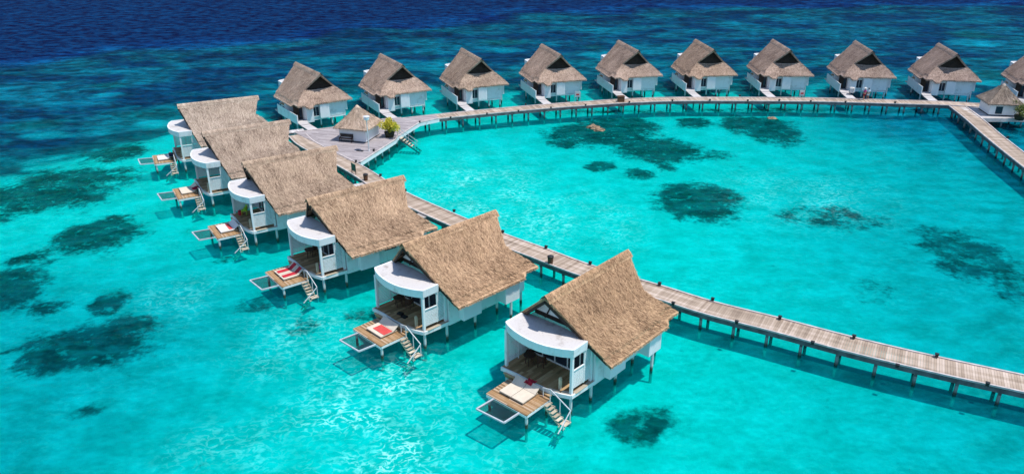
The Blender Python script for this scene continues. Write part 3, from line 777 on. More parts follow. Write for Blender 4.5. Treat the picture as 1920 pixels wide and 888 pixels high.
# hub platform
hub_poly = [(-27.6, 96.4), (-23.3, 98.5), (-17.2, 102.5), (-14.9, 103.2), (-10.6, 105.0), (-9.8, 102.9), (-12.2, 100.9), (-14.3, 94.5), (-14.35, 93.3), (-17.2, 84.7), (-18.5, 85.4), (-24.25, 92.5)]
root = empty('jetty_platform', (-18, 95, 0)); tag(root, 'wide grey wooden platform carrying the small thatched hut and the bush', 'platform')
HZ = DZ + .035
def inside(x, y):
    c = False; n = len(hub_poly); j = n - 1
    for i in range(n):
        (xi, yi_), (xj, yj) = hub_poly[i], hub_poly[j]
        if (yi_ > y) != (yj > y) and x < (xj - xi) * (y - yi_) / (yj - yi_) + xi: c = not c
        j = i
    return c
m = MB(); da = R(-18); ca, sa = math.cos(da), math.sin(da)
rows = np.arange(-14, 14, .17)
for r_ in rows:
    def P_(t): return (-18 + ca * t - sa * r_, 95 + sa * t + ca * r_)
    t = -14; start = None
    while t < 14:
        x, y = P_(t); ins = inside(x, y)
        if ins and start is None: start = t
        if (not ins or t > 13.9) and start is not None:
            a = start
            while a < t - .01:
                b = min(a + random.uniform(1.6, 2.4), t); p, q = P_(a), P_(b - .01)
                m.bar((p[0] - -18, p[1] - 95, HZ - .02), (q[0] + 18, q[1] - 95, HZ - .02), .155, .04 + random.uniform(0, .008), across=random.random(), along=random.uniform(0, 30)); a = b
            start = None
        t += .1
m.build('deck', M['hub_boards'], root)
cyc = hub_poly + hub_poly[:1]
m = MB(); m2 = MB()
for (xa, ya), (xb, yb) in list(zip(cyc[:-1], cyc[1:]))[5:9]: m2.bar((xa + 18, ya - 95, HZ + .04), (xb + 18, yb - 95, HZ + .04), .16, .12); m.bar((xa + 18, ya - 95, HZ - .25), (xb + 18, yb - 95, HZ - .25), .14, .40)
m.build('side_beam', M['white'], root); m2.build('kerb', M['edge'], root); m = MB(); m2 = MB()
for (xa, ya), (xb, yb) in list(zip(cyc[:-1], cyc[1:]))[0:3]: m2.bar((xa + 18, ya - 95, HZ + .04), (xb + 18, yb - 95, HZ + .04), .16, .12); m.bar((xa + 18, ya - 95, HZ - .25), (xb + 18, yb - 95, HZ - .25), .14, .40)
m.build('side_beam', M['white'], root); m2.build('kerb', M['edge'], root)
hp = [(lerp(-17.1, -14.6, t), lerp(85.2, 93.2, t)) for t in (0, .22, .44, .66, .88)] + [(lerp(-14.5, -12.4, t), lerp(94.6, 100.8, t)) for t in (.1, .45, .85)] + [(-22.8, 97.9), (-18, 101.3), (-20, 95), (-18, 91), (-17, 98)]
for x, y in hp:
    m = MB(); m.tube((x + 17.8, y - 94.9, -2.6), (x + 17.8, y - 94.9, HZ - .44), .12, 10); m.build('pile', M['post'], root)

# huts
def hut(c, rot, half, wallh, eave, peak, label, tone):
    root = empty('thatched_hut', (c[0], c[1], HZ), rot); tag(root, label, 'hut', 'small pointed huts')
    m = MB()
    cs = [(-half, -half), (half, -half), (half, half), (-half, half)]
    for k in range(4):
        a, b = cs[k], cs[(k + 1) % 4]
        def S(u, v, a=a, b=b):
            v2 = .02 + .98 * v; x = lerp(a[0], b[0], u) * v2; y = lerp(a[1], b[1], u) * v2
            z = lerp(peak, eave, v) + .10 * math.sin(v * math.pi) * -1
            return (x, y, z + .02 * mnoise.noise((x * 2, y * 2, 1.)))
        straw_surface(m, S, 16, 12, 900, thick=.16, fringe_n=420, seed=50 + k, blade=(.2, .4))
    r_ = m.build('roof', M['thatch'], root)
    m = MB(); m.lathe((0, 0, peak - .18), [(.34, -.1), (.22, .12), (.06, .26)], 10, tint=.9); m.build('roof_cap', M['thatch'], r_)
    m = MB(); h = wallh; m.box(-h, h, -h, h, 0, eave + .12); w_ = m.build('wall', M['box_white'], root)
    m = MB(); m.box(-h - .02, h + .02, -h - .02, h + .02, 0.003, .10); m.build('plinth', M['dark_wood'], w_)
    weather(root, tone); return root
hut((-18.95, 94.3), R(-17), 2.3, 1.78, 1.72, 4.05, 'small square white hut with pointed thatch roof on the grey platform', HUT_TONE[0])
hut2 = hut((66.9, 106.0), R(-9), 2.3, 1.75, 1.68, 3.95, 'small hut with pointed dark thatch roof at the right edge', HUT_TONE[1])
m = MB(); m.box(-1.0, -.15, -1.80, -1.752, .25, 1.25); m.build('window', M['glass'], hut2)
# platform under the right hut
root = empty('jetty_platform', (67.5, 106, 0)); tag(root, 'pale platform under the small hut at the right edge', 'platform')
m = MB()
for k in range(36): m.box(-4.4, 4.2, -2.9 + k * .16, -2.9 + k * .16 + .15, DZ - .06, DZ + .0 + random.uniform(0, .01), across=random.random(), along=k)
m.build('deck', M['gang_boards'], root)
m = MB(); m.box(-4.42, 4.2, -3.0, -2.905, DZ - .45, DZ + .05); m.build('side_beam', M['edge'], root)
for x in (-4.0, -1.3, 1.4, 4.0):
    for y in (-2.6, 0, 2.6): m = MB(); m.tube((x, y, -2.6), (x, y, DZ - .06), .11, 10); m.build('pile', M['pier_post'], root)

# ------------------------------------------------------------------ boardwalk lights, bins, signs ...
def edge_light():
    root = empty('deck_light'); m = MB(); m.box(-.10, .10, -.09, .09, .0, .19); m.build('lamp_body', M['black'], root)
    m = MB(); m.box(-.13, .13, -.12, .12, .193, .24); m.build('lamp_cap', M['black'], root); return root
lp = edge_light(); used = False
lights = {('far edge of the straight boardwalk', 'right border'): [(1756, 668), (1600.7, 633), (1462, 597), (1336, 563), (1236.6, 534), (1106.6, 495), (1023.8, 465), (942.7, 436), (851.5, 397), (760, 358.6), (713.5, 330)],
          ('near edge of the straight boardwalk', 'right border'): [(1850.7, 722), (1681.8, 688), (1523, 645), (1381, 606), (1262, 571)],
          ('near edge of the curved boardwalk', 'the platform'): [(787, 230), (845, 222), (913, 215), (972, 209.6), (1033, 203.4), (1098, 198.3), (1180, 192.6), (1260.5, 190), (1331, 189), (1402, 189.7), (1461, 189.2), (1520, 191), (1585, 192.6), (1678, 193.6)],
          ('far edge of the curved boardwalk', 'the platform'): [(985.6, 197.2), (1387, 181)],
          ('edge of the grey platform', 'straight boardwalk'): [(667.6, 304), (701, 283)],
          ('boardwalk arm at the right', 'hut'): [(1889, 259)]}
ORD = ['first', 'second', 'third', 'fourth', 'fifth', 'sixth', 'seventh', 'eighth', 'ninth', 'tenth', 'eleventh', 'twelfth', 'thirteenth', 'fourteenth']
for (where, end), pl in lights.items():
    for k, (u, v) in enumerate(pl):
        o = copy_tree(lp) if used else lp; used = True
        x, y, z = at(u, v, DZ + .08); o.location = (x, y, z); o.rotation_euler.z = R(-30 if 'straight' in where else 0)
        tag(o, f'black deck light on the {where}, {ORD[k]} from {end}' if len(pl) > 1 else f'black deck light on the {where}, near the {end}', 'light', 'small dark lights along the boardwalk edges')

def litter_bin(u, v, label):
    x, y, z = at(u, v, DZ); root = empty('litter_bin', (x, y, DZ + .01)); tag(root, label, 'bin', 'bins on the boardwalk')
    m = MB(); m.lathe((0, 0, 0), [(.20, 0), (.25, .5), (.26, .62)], 12); m.build('bin_body', M['brown_box'], root)
    m = MB(); m.lathe((0, 0, .622), [(.28, 0), (.28, .06), (.16, .12)], 12); m.build('bin_rim', M['black'], root)
litter_bin(1032, 494, 'dark round bin on the boardwalk between the two nearest villas')
litter_bin(686, 338, 'dark round bin on the boardwalk just right of the green sign')

def sign(x, y, w, h, z0, mats, label, rz=0., ground=DZ, legs=True):
    root = empty('sign_board', (x, y, ground), rz); tag(root, label, 'sign')
    m = MB(); m.box(-w / 2, w / 2, -.03, .03, z0, z0 + h); m.build('board', mats[0], root)
    if mats[1] is not None:
        m = MB(); m.box(-w * .28, w * .30, -.04, -.032, z0 + h * .30, z0 + h * .62); m.build('sign_panel', mats[1], root)
    for sx in (-w / 2 - .05, w / 2 + .05):
        m = MB(); m.bar((sx, 0, -.0 if legs is True else legs), (sx, 0, z0 + h + .02), .06, .06, up=(1, 0, 0)); m.build('post', mats[2], root)
x, y, z = at(662, 325, DZ); sign(x + .1, y, .80, .80, .30, (M['green_paint'], None, M['black']), 'small dark green board on two legs on the boardwalk near the platform', R(-52))
x, y, z = at(1083, 186, .9); sign(x, y + .2, .75, .75, 1.2, (M['white_cloth'], M['coral_red'], M['grey_metal']), 'small white board with red mark beside the fourth villa of the back row', 0, 0., -2.2)
x, y, z = at(1503.5, 184, .9); sign(x, y + .2, .75, .80, 1.2, (M['white_cloth'], M['coral_red'], M['black']), 'small white board in a dark frame beside a back row villa', 0, 0., -2.2)

# brown box on the curved boardwalk with steps down to the lagoon
x, y, z = at(1164, 190.5, DZ); root = empty('brown_box', (x, y, DZ + .01), R(8)); tag(root, 'brown wooden chest on the curved boardwalk at the fifth back villa gangway', 'box')
m = MB()
for k in range(4): m.box(-.44, .44, -.36, .36, k * .19, k * .19 + .18)
m.build('chest_body', M['brown_box'], root)
m = MB(); m.box(-.48, .48, -.40, .40, .765, .82); m.build('lid', M['brown_box'], root)
def water_ladder(x, y, rz, label, mats, L=2.6):
    root = empty('water_stairs', (x, y, 0), rz); tag(root, label, 'stairs', 'stairs into the lagoon')
    m = MB()
    for k in range(9):
        t = k / 8; m.box(t * L, t * L + .24, -.42, .42, lerp(1.28, -.55, t) - .04, lerp(1.28, -.55, t))
    m.build('step', mats[0], root)
    for sd in (-.45, .45):
        m = MB(); m.bar((0, sd, 1.2), (L + .2, sd, -.70), .06, .16); m.build('stringer', mats[1], root)
    for sd in (-.46, .46):
        m = MB(); m.bar((.02, sd, 2.15), (L - .2, sd, .55), .05, .06)
        for t in (.03, .5, .95): m.bar((L * t * .9 + .02, sd, lerp(2.15, .55, t)), (L * t * .9 + .02, sd, lerp(1.15, -.3, t)), .05, .05, up=(0, 1, 0))
        m.build('handrail', mats[2], root)
p = at(743, 253, DZ); water_ladder(-14.3, 95.3, R(-10), 'pale wooden stairs from the grey platform down into the lagoon beside the bush', (M['pale_wood'], M['beam'], M['grey_metal']))

# street lamp on the hub
root = empty('lamp_post', (-16.9, 88.9, HZ)); tag(root, 'tall thin white lamp post with a round head in front of the hut', 'lamp post')
m = MB(); m.tube((0, 0, 0), (0, 0, 3.7), .075, 10, r2=.055); m.lathe((0, 0, 0), [(.12, 0), (.10, .15), (.05, .2)], 12); m.build('pole', M['white_metal'], root)
m = MB(); m.lathe((0, 0, 3.7), [(.06, 0), (.30, .10), (.34, .26), (.22, .42), (.05, .46)], 14); m.build('lamp_head', M['lamp_glass'], root, True)
m = MB(); m.lathe((0, 0, 4.16), [(.40, 0), (.36, .05), (.06, .12)], 14); m.build('lamp_cap', M['white_metal'], root)
# hatch plate
x, y, z = at(675, 283, HZ); root = empty('deck_hatch', (x, y, HZ + .012), R(-18)); tag(root, 'small dark hatch plate lying on the grey platform near the lamp post', 'hatch')
m = MB(); m.box(-.42, .42, -.18, .18, 0, .03); m.box(-.36, .36, -.13, .13, .03, .045); m.build('plate', M['black'], root)
m = MB(); m.bar((-.1, 0, .06), (.1, 0, .06), .03, .03); m.build('handle', M['grey_metal'], root)
# bench by the hut
root = empty('wooden_bench', (-20.25, 92.45, HZ + .01), R(-14)); tag(root, 'dark brown wooden bench against the left wall of the small hut', 'bench')
m = MB()
for k in range(4): m.box(-.85, .85, -.22 + k * .115, -.12 + k * .115, .42, .46)
m.build('seat', M['bench_wood'], root)
m = MB()
for k in range(3): m.box(-.85, .85, .25, .29, .56 + k * .14, .66 + k * .14)
m.build('backrest', M['bench_wood'], root)
for sx in (-.78, .78):
    m = MB(); m.box(sx - .04, sx + .04, -.22, -.15, 0, .62); m.box(sx - .04, sx + .04, .20, .248, 0, .98); m.box(sx - .04, sx + .04, -.15, .20, .56, .62); m.build('leg', M['bench_wood'], root)

def shrub(c, r, h, pot, leafm, label, n=1500, seed=3):
    rnd = random.Random(seed); root = empty('potted_shrub', c); tag(root, label, 'shrub', 'potted shrubs')
    m = MB(); m.lathe((0, 0, 0), [(r * .48, 0), (r * .62, .55), (r * .66, .62), (r * .58, .63), (r * .55, .56)], 14); m.build('pot', M['pot'], root)
    m = MB()
    for k in range(9):
        a = rnd.uniform(0, 6.28); q = Vector((math.cos(a) * r * rnd.uniform(.2, .7), math.sin(a) * r * rnd.uniform(.2, .7), h * rnd.uniform(.55, .9)))
        m.tube((math.cos(a) * .08, math.sin(a) * .08, .5), tuple(q), .03, 5, r2=.012)
    m.build('stem', M['bark'], root)
    m = MB()
    lobes = [(Vector((rnd.gauss(0, .42) * r, rnd.gauss(0, .42) * r, lerp(.75, h - .25, rnd.random()))), rnd.uniform(.26, .5) * r) for _ in range(22)]
    for _ in range(n):
        c_, rr = rnd.choice(lobes); d = Vector((rnd.gauss(0, 1), rnd.gauss(0, 1), rnd.gauss(0, 1))).normalized()
        p = c_ + d * rr * rnd.uniform(.5, 1.1); ax_ = Vector((rnd.gauss(0, 1), rnd.gauss(0, 1), rnd.gauss(.4, .7))).normalized(); t = ax_.orthogonal().normalized()
        L, w = rnd.uniform(.10, .22), rnd.uniform(.035, .07)
        m.add([tuple(p), tuple(p + ax_ * L * .5 + t * w), tuple(p + ax_ * L), tuple(p + ax_ * L * .5 - t * w)], [(0, 1, 2, 3)], tint=rnd.random())
    m.build('foliage', leafm, root)
shrub((-15.25, 94.6, HZ + .01), 1.05, 2.25, True, M['leaf_gold'], 'bushy golden green shrub in a dark pot on the platform beside the hut', n=3200)
x, y, z = at(1913, 226, DZ); shrub((x, y + .3, DZ + .01), 1.1, 2.2, True, M['leaf_green'], 'dark green shrub in a pot at the right edge beside the small hut', seed=9)

# exposed rocks in the lagoon
def rock(c, r, label, seed):
    bm = bmesh.new(); bmesh.ops.create_icosphere(bm, subdivisions=4, radius=1)
    for v in bm.verts:
        k = 1 + .38 * mnoise.fractal(v.co * 1.5 + Vector((seed, 0, 0)), 1., 2., 5); v.co = Vector((v.co.x * r[0] * k, v.co.y * r[1] * k, v.co.z * r[2] * k))
    me = bpy.data.meshes.new('rock'); bm.to_mesh(me); bm.free(); me.materials.append(M['rock'])
    o = bpy.data.objects.new('rock', me); COL.objects.link(o); o.location = c; tag(o, label, 'rock', 'coral rocks breaking the surface'); return o
p = at(1112, 240, 0); rock((p[0], p[1], -.15), (.95, .6, .55), 'brown coral rock breaking the lagoon surface, left one of the pair', 1)
p = at(1124, 245, 0); rock((p[0], p[1], -.12), (.8, .45, .45), 'brown coral rock breaking the lagoon surface, right one of the pair', 5)
p = at(1447, 222, 0); rock((p[0], p[1], -.3), (.9, .6, .45), 'low dark rock just breaking the water under the curved boardwalk', 8)

# ------------------------------------------------------------------ things on the near villas
def lounger(i, lx0, lx1, y0, y1, label, mat='cream', group=True):
    """lies along local x: foot at lx1 (sea side), raised head at lx0"""
    loc, rz = on_villa(i, 0, 0, 1.085)
    root = empty('sun_lounger', loc, rz); tag(root, label, 'sun lounger', 'sun loungers on the villa decks')
    m = MB(); m.box(lx0 + .1, lx1 - .05, y0 + .05, y1 - .05, .06, .12)
    for x in (lx0 + .2, lx1 - .2):
        for y in (y0 + .1, y1 - .1): m.box(x - .03, x + .03, y - .03, y + .03, 0, .06)
    m.build('frame', M['pale_wood'], root)
    xk = lerp(lx0, lx1, .30)
    m = MB(); m.box(xk, lx1, y0, y1, .123, .20, tint=.5); m.build('cushion', M[mat], root)
    m = MB(); a = .5
    m.hexa([(xk - .005, y0, .125), (xk - .005, y1, .125), (lx0, y1, .125 + .33), (lx0, y0, .125 + .33), (xk - .03, y0, .20), (xk - .03, y1, .20), (lx0 - .03, y1, .20 + .34), (lx0 - .03, y0, .20 + .34)], tint=.5)
    m.build('head_cushion', M[mat], root); return xk
def mat_on(i, lx0, lx1, y0, y1, xk, label, mat, name='beach_towel', head=True):
    loc, rz = on_villa(i, 0, 0, 1.085); root = empty(name, loc, rz); tag(root, label, 'towel', 'red towels and mats')
    m = MB(); m.box(max(xk, lx0), lx1, y0, y1, .205, .232, tint=.5)
    if head and lx0 < xk:
        t = (xk - lx0) / max(xk - lx0, .01)
        zz = .34 * (xk - lx0) / (.30 / .70 * 1e9 + (xk - lx0)) if False else .34 * min(1, (xk - lx0) / .5)
        m.hexa([(xk - .035, y0, .206), (xk - .035, y1, .206), (lx0, y1, .206 + zz), (lx0, y0, .206 + zz), (xk - .04, y0, .236), (xk - .04, y1, .236), (lx0 - .01, y1, .238 + zz), (lx0 - .01, y0, .238 + zz)])
    m.build('cloth', M[mat], root)
def crumpled(i, lx, ly, z, size, label, mat, seed):
    loc, rz = on_villa(i, lx, ly, z); bm = bmesh.new(); bmesh.ops.create_grid(bm, x_segments=16, y_segments=16, size=size)
    for v in bm.verts:
        k = mnoise.fractal(Vector((v.co.x * 4 + seed, v.co.y * 4, 0)), 1., 2., 3); d = v.co.length / size
        v.co.z = max(0.015, .16 * (1 - d * .8) + k * .16); v.co.x *= 1 + .3 * k
    me = bpy.data.meshes.new('crumpled_towel'); bm.to_mesh(me); bm.free(); me.materials.append(M[mat])
    o = bpy.data.objects.new('crumpled_towel', me); COL.objects.link(o); o.location = loc; o.rotation_euler.z = rz; tag(o, label, 'towel', 'red towels and mats')
    md = o.modifiers.new('thick', 'SOLIDIFY'); md.thickness = .012
lounger(5, 1.36, 2.98, -1.10, -.14, 'cream sun lounger on the nearest sun deck, the left one of the pair')
lounger(5, 1.36, 2.98, -.10, .86, 'cream sun lounger on the nearest sun deck, the one beside the stairs')
crumpled(5, 1.28, -.02, 1.52, .30, 'red towel heaped over the head of the loungers of the nearest villa', 'red', 2)
xk = lounger(4, 1.45, 3.0, -.85, .92, 'wide cream lounger under a red mat on the second nearest sun deck')
mat_on(4, 1.98, 2.72, -.42, 1.0 - .1, xk, 'flat coral red mat spread on the wide cream lounger', 'coral_red', 'red_mat', False)
xk = lounger(3, 1.36, 3.05, -1.05, -.12, 'cream lounger with red middle on the striped pair, farther from the stairs')
lounger(3, 1.36, 3.05, -.06, .86, 'cream lounger with red middle on the striped pair, nearer to the stairs')
mat_on(3, 1.36, 2.95, -.82, -.36, xk, 'long red towel down the middle of the striped lounger away from the stairs', 'red')
mat_on(3, 1.36, 2.95, .18, .64, xk, 'long red towel down the middle of the striped lounger beside the stairs', 'red')
xk = lounger(2, 1.40, 3.0, -.95, .90, 'wide white lounger with a thin red towel lying across it', 'white_cloth')
mat_on(2, 1.62, 2.2, -.75, .70, xk, 'thin red towel lying across the wide white lounger of the third villa', 'coral_red', 'beach_towel', False)
lounger(1, 1.40, 3.0, -1.15, .75, 'wide cream lounger with a dark red towel at its head', 'cream')
crumpled(1, 1.55, .45, 1.50, .38, 'dark red towel heaped at the head of a wide cream lounger', 'dark_red', 6)
lounger(0, 1.60, 3.1, -.70, .95, 'wide white lounger on the farthest sun deck of the front row', 'white_cloth')
loc, rz = on_villa(0, 1.62, .60, 1.50); root = empty('cushion', loc, rz); tag(root, 'dark navy cushion at the head of the lounger on the farthest front deck', 'cushion')
m = MB(); m.box(-.25, .25, -.6, .45, 0, .14); m.box(-.22, .22, -.57, .42, .14, .18); m.build('pad', M['navy'], root)

def chair(i, lx, ly, rz, label, mat='rattan'):
    loc, r0 = on_villa(i, lx, ly, 1.458); root = empty('terrace_chair', loc, r0 + rz); tag(root, label, 'chair', 'chairs on the villa terraces')
    m = MB(); m.prism([(-.25, -.24), (.25, -.26), (.28, 0), (.25, .26), (-.25, .24)], .40, .47); m.build('seat', M[mat], root)
    m = MB(); n = 10
    for k in range(n):
        a0, a1 = R(lerp(100, 260, k / n)), R(lerp(100, 260, (k + 1) / n))
        def pt(a, r, z): return (r * math.cos(a), r * math.sin(a), z)
        m.hexa([pt(a0, .27, .472), pt(a1, .27, .472), pt(a1, .31, .472), pt(a0, .31, .472), pt(a0, .31, .88), pt(a1, .31, .88), pt(a1, .35, .88), pt(a0, .35, .88)])
    m.build('backrest', M[mat], root)
    for x, y in ((.2, .2), (.2, -.2), (-.2, .18), (-.2, -.18)):
        m = MB(); m.tube((x * 1.1, y * 1.1, 0), (x, y, .398), .025, 8); m.build('leg', M[mat], root)
def table(i, lx, ly, label):
    loc, r0 = on_villa(i, lx, ly, 1.458); root = empty('terrace_table', loc, r0); tag(root, label, 'table', 'round tables on the villa terraces')
    m = MB(); m.lathe((0, 0, .68), [(.40, 0), (.42, .02), (.42, .05), (.40, .06)], 18); m.build('tabletop', M['rattan'], root)
    for k in range(4):
        a = k * math.pi / 2 + .4; m = MB(); m.tube((.30 * math.cos(a), .30 * math.sin(a), 0), (.26 * math.cos(a), .26 * math.sin(a), .678), .028, 8); m.build('leg', M['rattan'], root)
table(5, -.35, -1.45, 'round dark brown table on the terrace of the nearest villa')
chair(5, -.95, -1.95, R(-60), 'dark rattan chair by the slatted side wall of the nearest terrace')
chair(5, -.70, -.72, R(200), 'dark rattan chair right of the table on the nearest terrace')
table(4, -.45, -1.5, 'round dark brown table on the terrace of the second nearest villa')
chair(4, -.95, -2.0, R(-60), 'dark rattan chair by the slatted side wall of the second nearest terrace')
chair(4, -.85, -.75, R(200), 'dark rattan chair right of the table on the second nearest terrace')
table(3, -.30, -1.3, 'round dark brown table on the terrace of the villa with red striped loungers')
chair(3, -.85, -1.7, R(-50), 'dark rattan chair behind the table on the terrace above the red striped loungers')
for k, (a, b) in enumerate(((.25, -.45), (.32, .12))):
    loc, r0 = on_villa(4, a, b, 1.458); root = empty('floor_cushion', loc, r0 + .2); tag(root, 'black floor cushion on the second nearest terrace, the ' + ('left' if k == 0 else 'right') + ' of two', 'cushion', 'black floor cushions')
    m = MB(); m.box(-.17, .17, -.22, .22, 0, .08); m.box(-.15, .15, -.20, .20, .08, .11); m.build('pad', M['black'], root)
# magenta swim ring on the terrace of the striped-lounger villa
def torus(loc, rot, R0, r0, name, label, cat, mat):
    bm = bmesh.new(); n, k = 22, 10; vs = []
    for i in range(n):
        a = 2 * math.pi * i / n
        for j in range(k):
            b = 2 * math.pi * j / k; vs.append(bm.verts.new(((R0 + r0 * math.cos(b)) * math.cos(a), (R0 + r0 * math.cos(b)) * math.sin(a), r0 * math.sin(b))))
    for i in range(n):
        for j in range(k): bm.faces.new((vs[i * k + j], vs[((i + 1) % n) * k + j], vs[((i + 1) % n) * k + (j + 1) % k], vs[i * k + (j + 1) % k]))
    me = bpy.data.meshes.new(name); bm.to_mesh(me); bm.free(); me.materials.append(M[mat])
    for p in me.polygons: p.use_smooth = True
    o = bpy.data.objects.new(name, me); COL.objects.link(o); o.location = loc; o.rotation_euler = rot; tag(o, label, cat)
loc, r0 = on_villa(3, .02, 1.45, 1.458 + .34); torus(loc, (R(80), 0, r0 + R(70)), .26, .085, 'swim_ring', 'magenta swim ring leaning on the terrace above the red striped loungers', 'swim ring', 'magenta')
chair(2, .05, -1.7, R(-30), 'lime green chair on the terrace of the third villa of the front row', 'lime')
loc, r0 = on_villa(2, .40, -1.95, 1.458); root = empty('beach_bag', loc, r0); tag(root, 'red beach bag on the terrace floor beside the lime green chair', 'bag')
m = MB(); m.prism([(-.16, -.22), (.16, -.22), (.18, 0), (.16, .22), (-.16, .22)], 0, .34); m.build('bag_body', M['red'], root)
m = MB()
for k in range(6): a0, a1 = k * math.pi / 6, (k + 1) * math.pi / 6; m.tube((0, .14 * math.cos(a0), .34 + .16 * math.sin(a0)), (0, .14 * math.cos(a1), .34 + .16 * math.sin(a1)), .015, 6)
m.build('handle', M['dark_red'], root)
chair(1, -.3, .9, R(-30), 'red chair seen through the side opening of the second villa from the back', 'dark_red')

# ------------------------------------------------------------------ people on the curved boardwalk
def skin_mesh(name, joints, edges, mat, parent=None, sub=1):
    me = bpy.data.meshes.new(name); me.from_pydata([j[0] for j in joints], edges, []); me.materials.append(mat)
    o = bpy.data.objects.new(name, me); COL.objects.link(o)
    if parent is not None: o.parent = parent
    bpy.context.view_layer.objects.active = o
    md = o.modifiers.new('skin', 'SKIN'); md.use_smooth_shade = True
    for i, j in enumerate(joints):
        sv = me.skin_vertices[0].data[i]; sv.radius = j[1]; sv.use_root = (i == 0)
    ms = o.modifiers.new('sub', 'SUBSURF'); ms.levels = sub; ms.render_levels = sub
    return o
def person(loc, rz, label, top, bottom, hat=None, k=1.0):
    J = [((0, 0, .93), (.15, .11)), ((0, 0, 1.12), (.14, .10)), ((0, 0, 1.32), (.17, .105)), ((0, 0, 1.46), (.075, .075)), ((0, -.01, 1.54), (.06, .06)), ((0, -.02, 1.63), (.085, .10)), ((0, -.01, 1.73), (.06, .075)),
         ((.17, 0, 1.40), (.06, .06)), ((.24, .02, 1.14), (.043, .043)), ((.25, -.08, .90), (.033, .033)), ((.25, -.11, .82), (.035, .022)),
         ((-.17, 0, 1.40), (.06, .06)), ((-.24, .02, 1.14), (.043, .043)), ((-.23, -.10, .91), (.033, .033)), ((-.23, -.13, .83), (.035, .022)),
         ((.09, 0, .86), (.095, .095)), ((.10, -.02, .48), (.062, .062)), ((.10, .02, .09), (.04, .04)), ((.10, -.13, .035), (.04, .025)),
         ((-.09, 0, .86), (.095, .095)), ((-.10, -.06, .48), (.062, .062)), ((-.10, -.05, .09), (.04, .04)), ((-.10, -.20, .035), (.04, .025))]
    E_ = [(0, 1), (1, 2), (2, 3), (3, 4), (4, 5), (5, 6), (2, 7), (7, 8), (8, 9), (9, 10), (2, 11), (11, 12), (12, 13), (13, 14), (0, 15), (15, 16), (16, 17), (17, 18), (0, 19), (19, 20), (20, 21), (21, 22)]
    o = skin_mesh('person', J, E_, M['skin'], None, 2); o.location = loc; o.rotation_euler.z = rz; o.scale = (k, k, k)
    tag(o, label, 'person', 'people on the boardwalk')
    S = [((0, 0, 1.00), (.165, .13)), ((0, 0, 1.14), (.155, .115)), ((0, 0, 1.33), (.185, .12)), ((0, 0, 1.43), (.10, .09)), ((.18, 0, 1.40), (.075, .075)), ((.225, .015, 1.20), (.06, .06)), ((-.18, 0, 1.40), (.075, .075)), ((-.225, .015, 1.20), (.06, .06))]
    skin_mesh('shirt', S, [(0, 1), (1, 2), (2, 3), (2, 4), (4, 5), (2, 6), (6, 7)], M[top], o)
    B = [((0, 0, .95), (.165, .13)), ((.09, 0, .84), (.11, .11)), ((.10, -.01, .56), (.085, .085)), ((-.09, 0, .84), (.11, .11)), ((-.10, -.04, .56), (.085, .085))]
    skin_mesh('shorts', B, [(0, 1), (1, 2), (0, 3), (3, 4)], M[bottom], o)
    m = MB(); m.lathe((0, 0, 1.64), [(.100, .0), (.108, .05), (.09, .12), (.04, .155)], 12); m.build('hair', M['hair'], o, True)
    if hat:
        m = MB(); m.lathe((0, -.02, 1.72), [(.26, -.01), (.25, .012), (.125, .02), (.12, .10), (.07, .13)], 16); m.build('sun_hat', M[hat], o, True)
    m = MB()
    for sx in (-.033, .033): m.lathe((sx, -.118, 1.645), [(.006, -.008), (.012, 0), (.006, .008)], 8)
    m.build('eyes', M['hair'], o)
    m = MB(); m.tube((0, -.115, 1.645), (0, -.14, 1.605), .010, 6, r2=.016); m.bar((-.028, -.118, 1.575), (.028, -.118, 1.575), .012, .010); m.build('face_features', M['skin'], o)
p = at(1619, 187.5, DZ); person((p[0], p[1], DZ + .01), R(200), 'person in a pink top, dark shorts and white sun hat on the curved boardwalk', 'pink_cloth', 'dark_red', 'white_cloth')
p = at(1626, 186.5, DZ); person((p[0], p[1], DZ + .01), R(160), 'person in pale blue clothes standing on the curved boardwalk', 'blue_cloth', 'blue_cloth', None, .95)
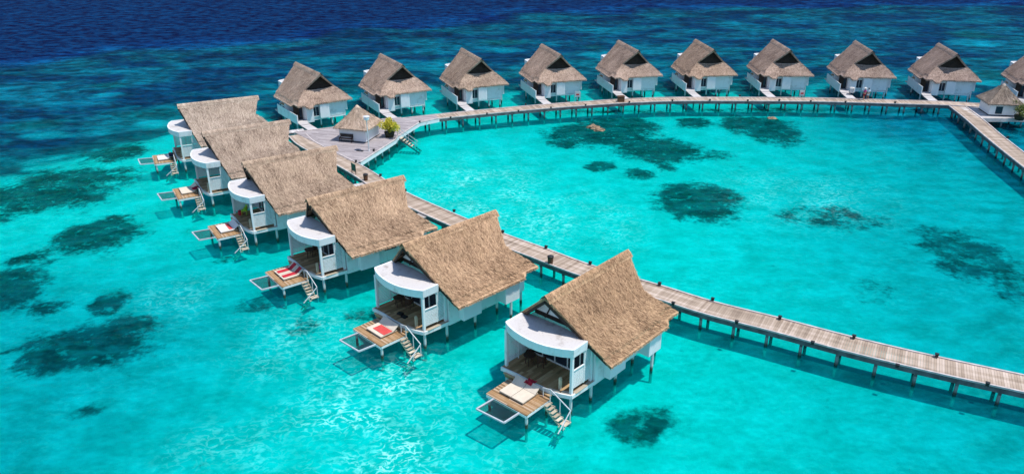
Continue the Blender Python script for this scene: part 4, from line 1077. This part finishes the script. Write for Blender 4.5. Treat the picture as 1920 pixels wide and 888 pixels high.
# luggage trolley on the gangway
p = at(1596, 176, DZ); root = empty('luggage_trolley', (p[0], p[1], 1.31), R(60)); tag(root, 'white laundry trolley with black wheels standing on a gangway near the two people', 'trolley')
m = MB(); m.prism([(-.45, -.30), (.45, -.30), (.50, 0), (.45, .30), (-.45, .30)], .28, .95); m.build('trolley_body', M['white_cloth'], root)
for sx in (-.34, .34):
    for sy in (-.26, .26): m = MB(); m.tube((sx, sy - .03, .14), (sx, sy + .03, .14), .14, 12); m.build('wheel', M['black'], root)
m = MB(); m.tube((-.5, -.25, 1.05), (-.5, .25, 1.05), .025, 8); m.tube((-.5, -.25, 1.05), (-.42, -.25, .3), .02, 8); m.tube((-.5, .25, 1.05), (-.42, .25, .3), .02, 8); m.build('handle', M['black'], root)

# ------------------------------------------------------------------ light, sky, camera
SUN_AZ, SUN_EL = -20, 70
w = bpy.data.worlds.new('World'); scene.world = w; w.use_nodes = True
nt = w.node_tree; bg = nt.nodes['Background']
sky = nt.nodes.new('ShaderNodeTexSky'); sky.sky_type = 'NISHITA'; sky.sun_disc = False
sky.sun_elevation = R(SUN_EL); sky.sun_rotation = R(90 - SUN_AZ); sky.air_density = 1.0; sky.dust_density = .2; sky.ozone_density = 3.0
nt.links.new(sky.outputs[0], bg.inputs[0]); bg.inputs[1].default_value = .15
L = bpy.data.lights.new('sun', 'SUN'); L.energy = 3.9; L.angle = R(1.2); L.color = (1, .955, .90)
so = bpy.data.objects.new('sun', L); COL.objects.link(so)
d = Vector((math.cos(R(SUN_AZ)) * math.cos(R(SUN_EL)), math.sin(R(SUN_AZ)) * math.cos(R(SUN_EL)), math.sin(R(SUN_EL))))
so.rotation_euler = (-d).to_track_quat('-Z', 'Y').to_euler(); so.location = (20, 40, 90)
cam = bpy.data.cameras.new('camera'); co = bpy.data.objects.new('camera', cam); COL.objects.link(co)
cam.sensor_fit = 'HORIZONTAL'; cam.sensor_width = 36; cam.lens = 36 * FPX / 1920; cam.clip_end = 9000; cam.clip_start = .5
co.location = (0, 0, CAMH); co.rotation_euler = (R(90) - PITCH, 0, 0); scene.camera = co
scene.render.engine = 'CYCLES'
vs = scene.view_settings; vs.view_transform = 'Standard'; vs.look = 'None'; vs.exposure = .36; vs.gamma = 1; vs.use_curve_mapping = False
scene.cycles.max_bounces = 8; scene.cycles.transparent_max_bounces = 12; scene.cycles.diffuse_bounces = 3; scene.cycles.use_denoising = True
scene.cycles.caustics_reflective = False; scene.cycles.caustics_refractive = False
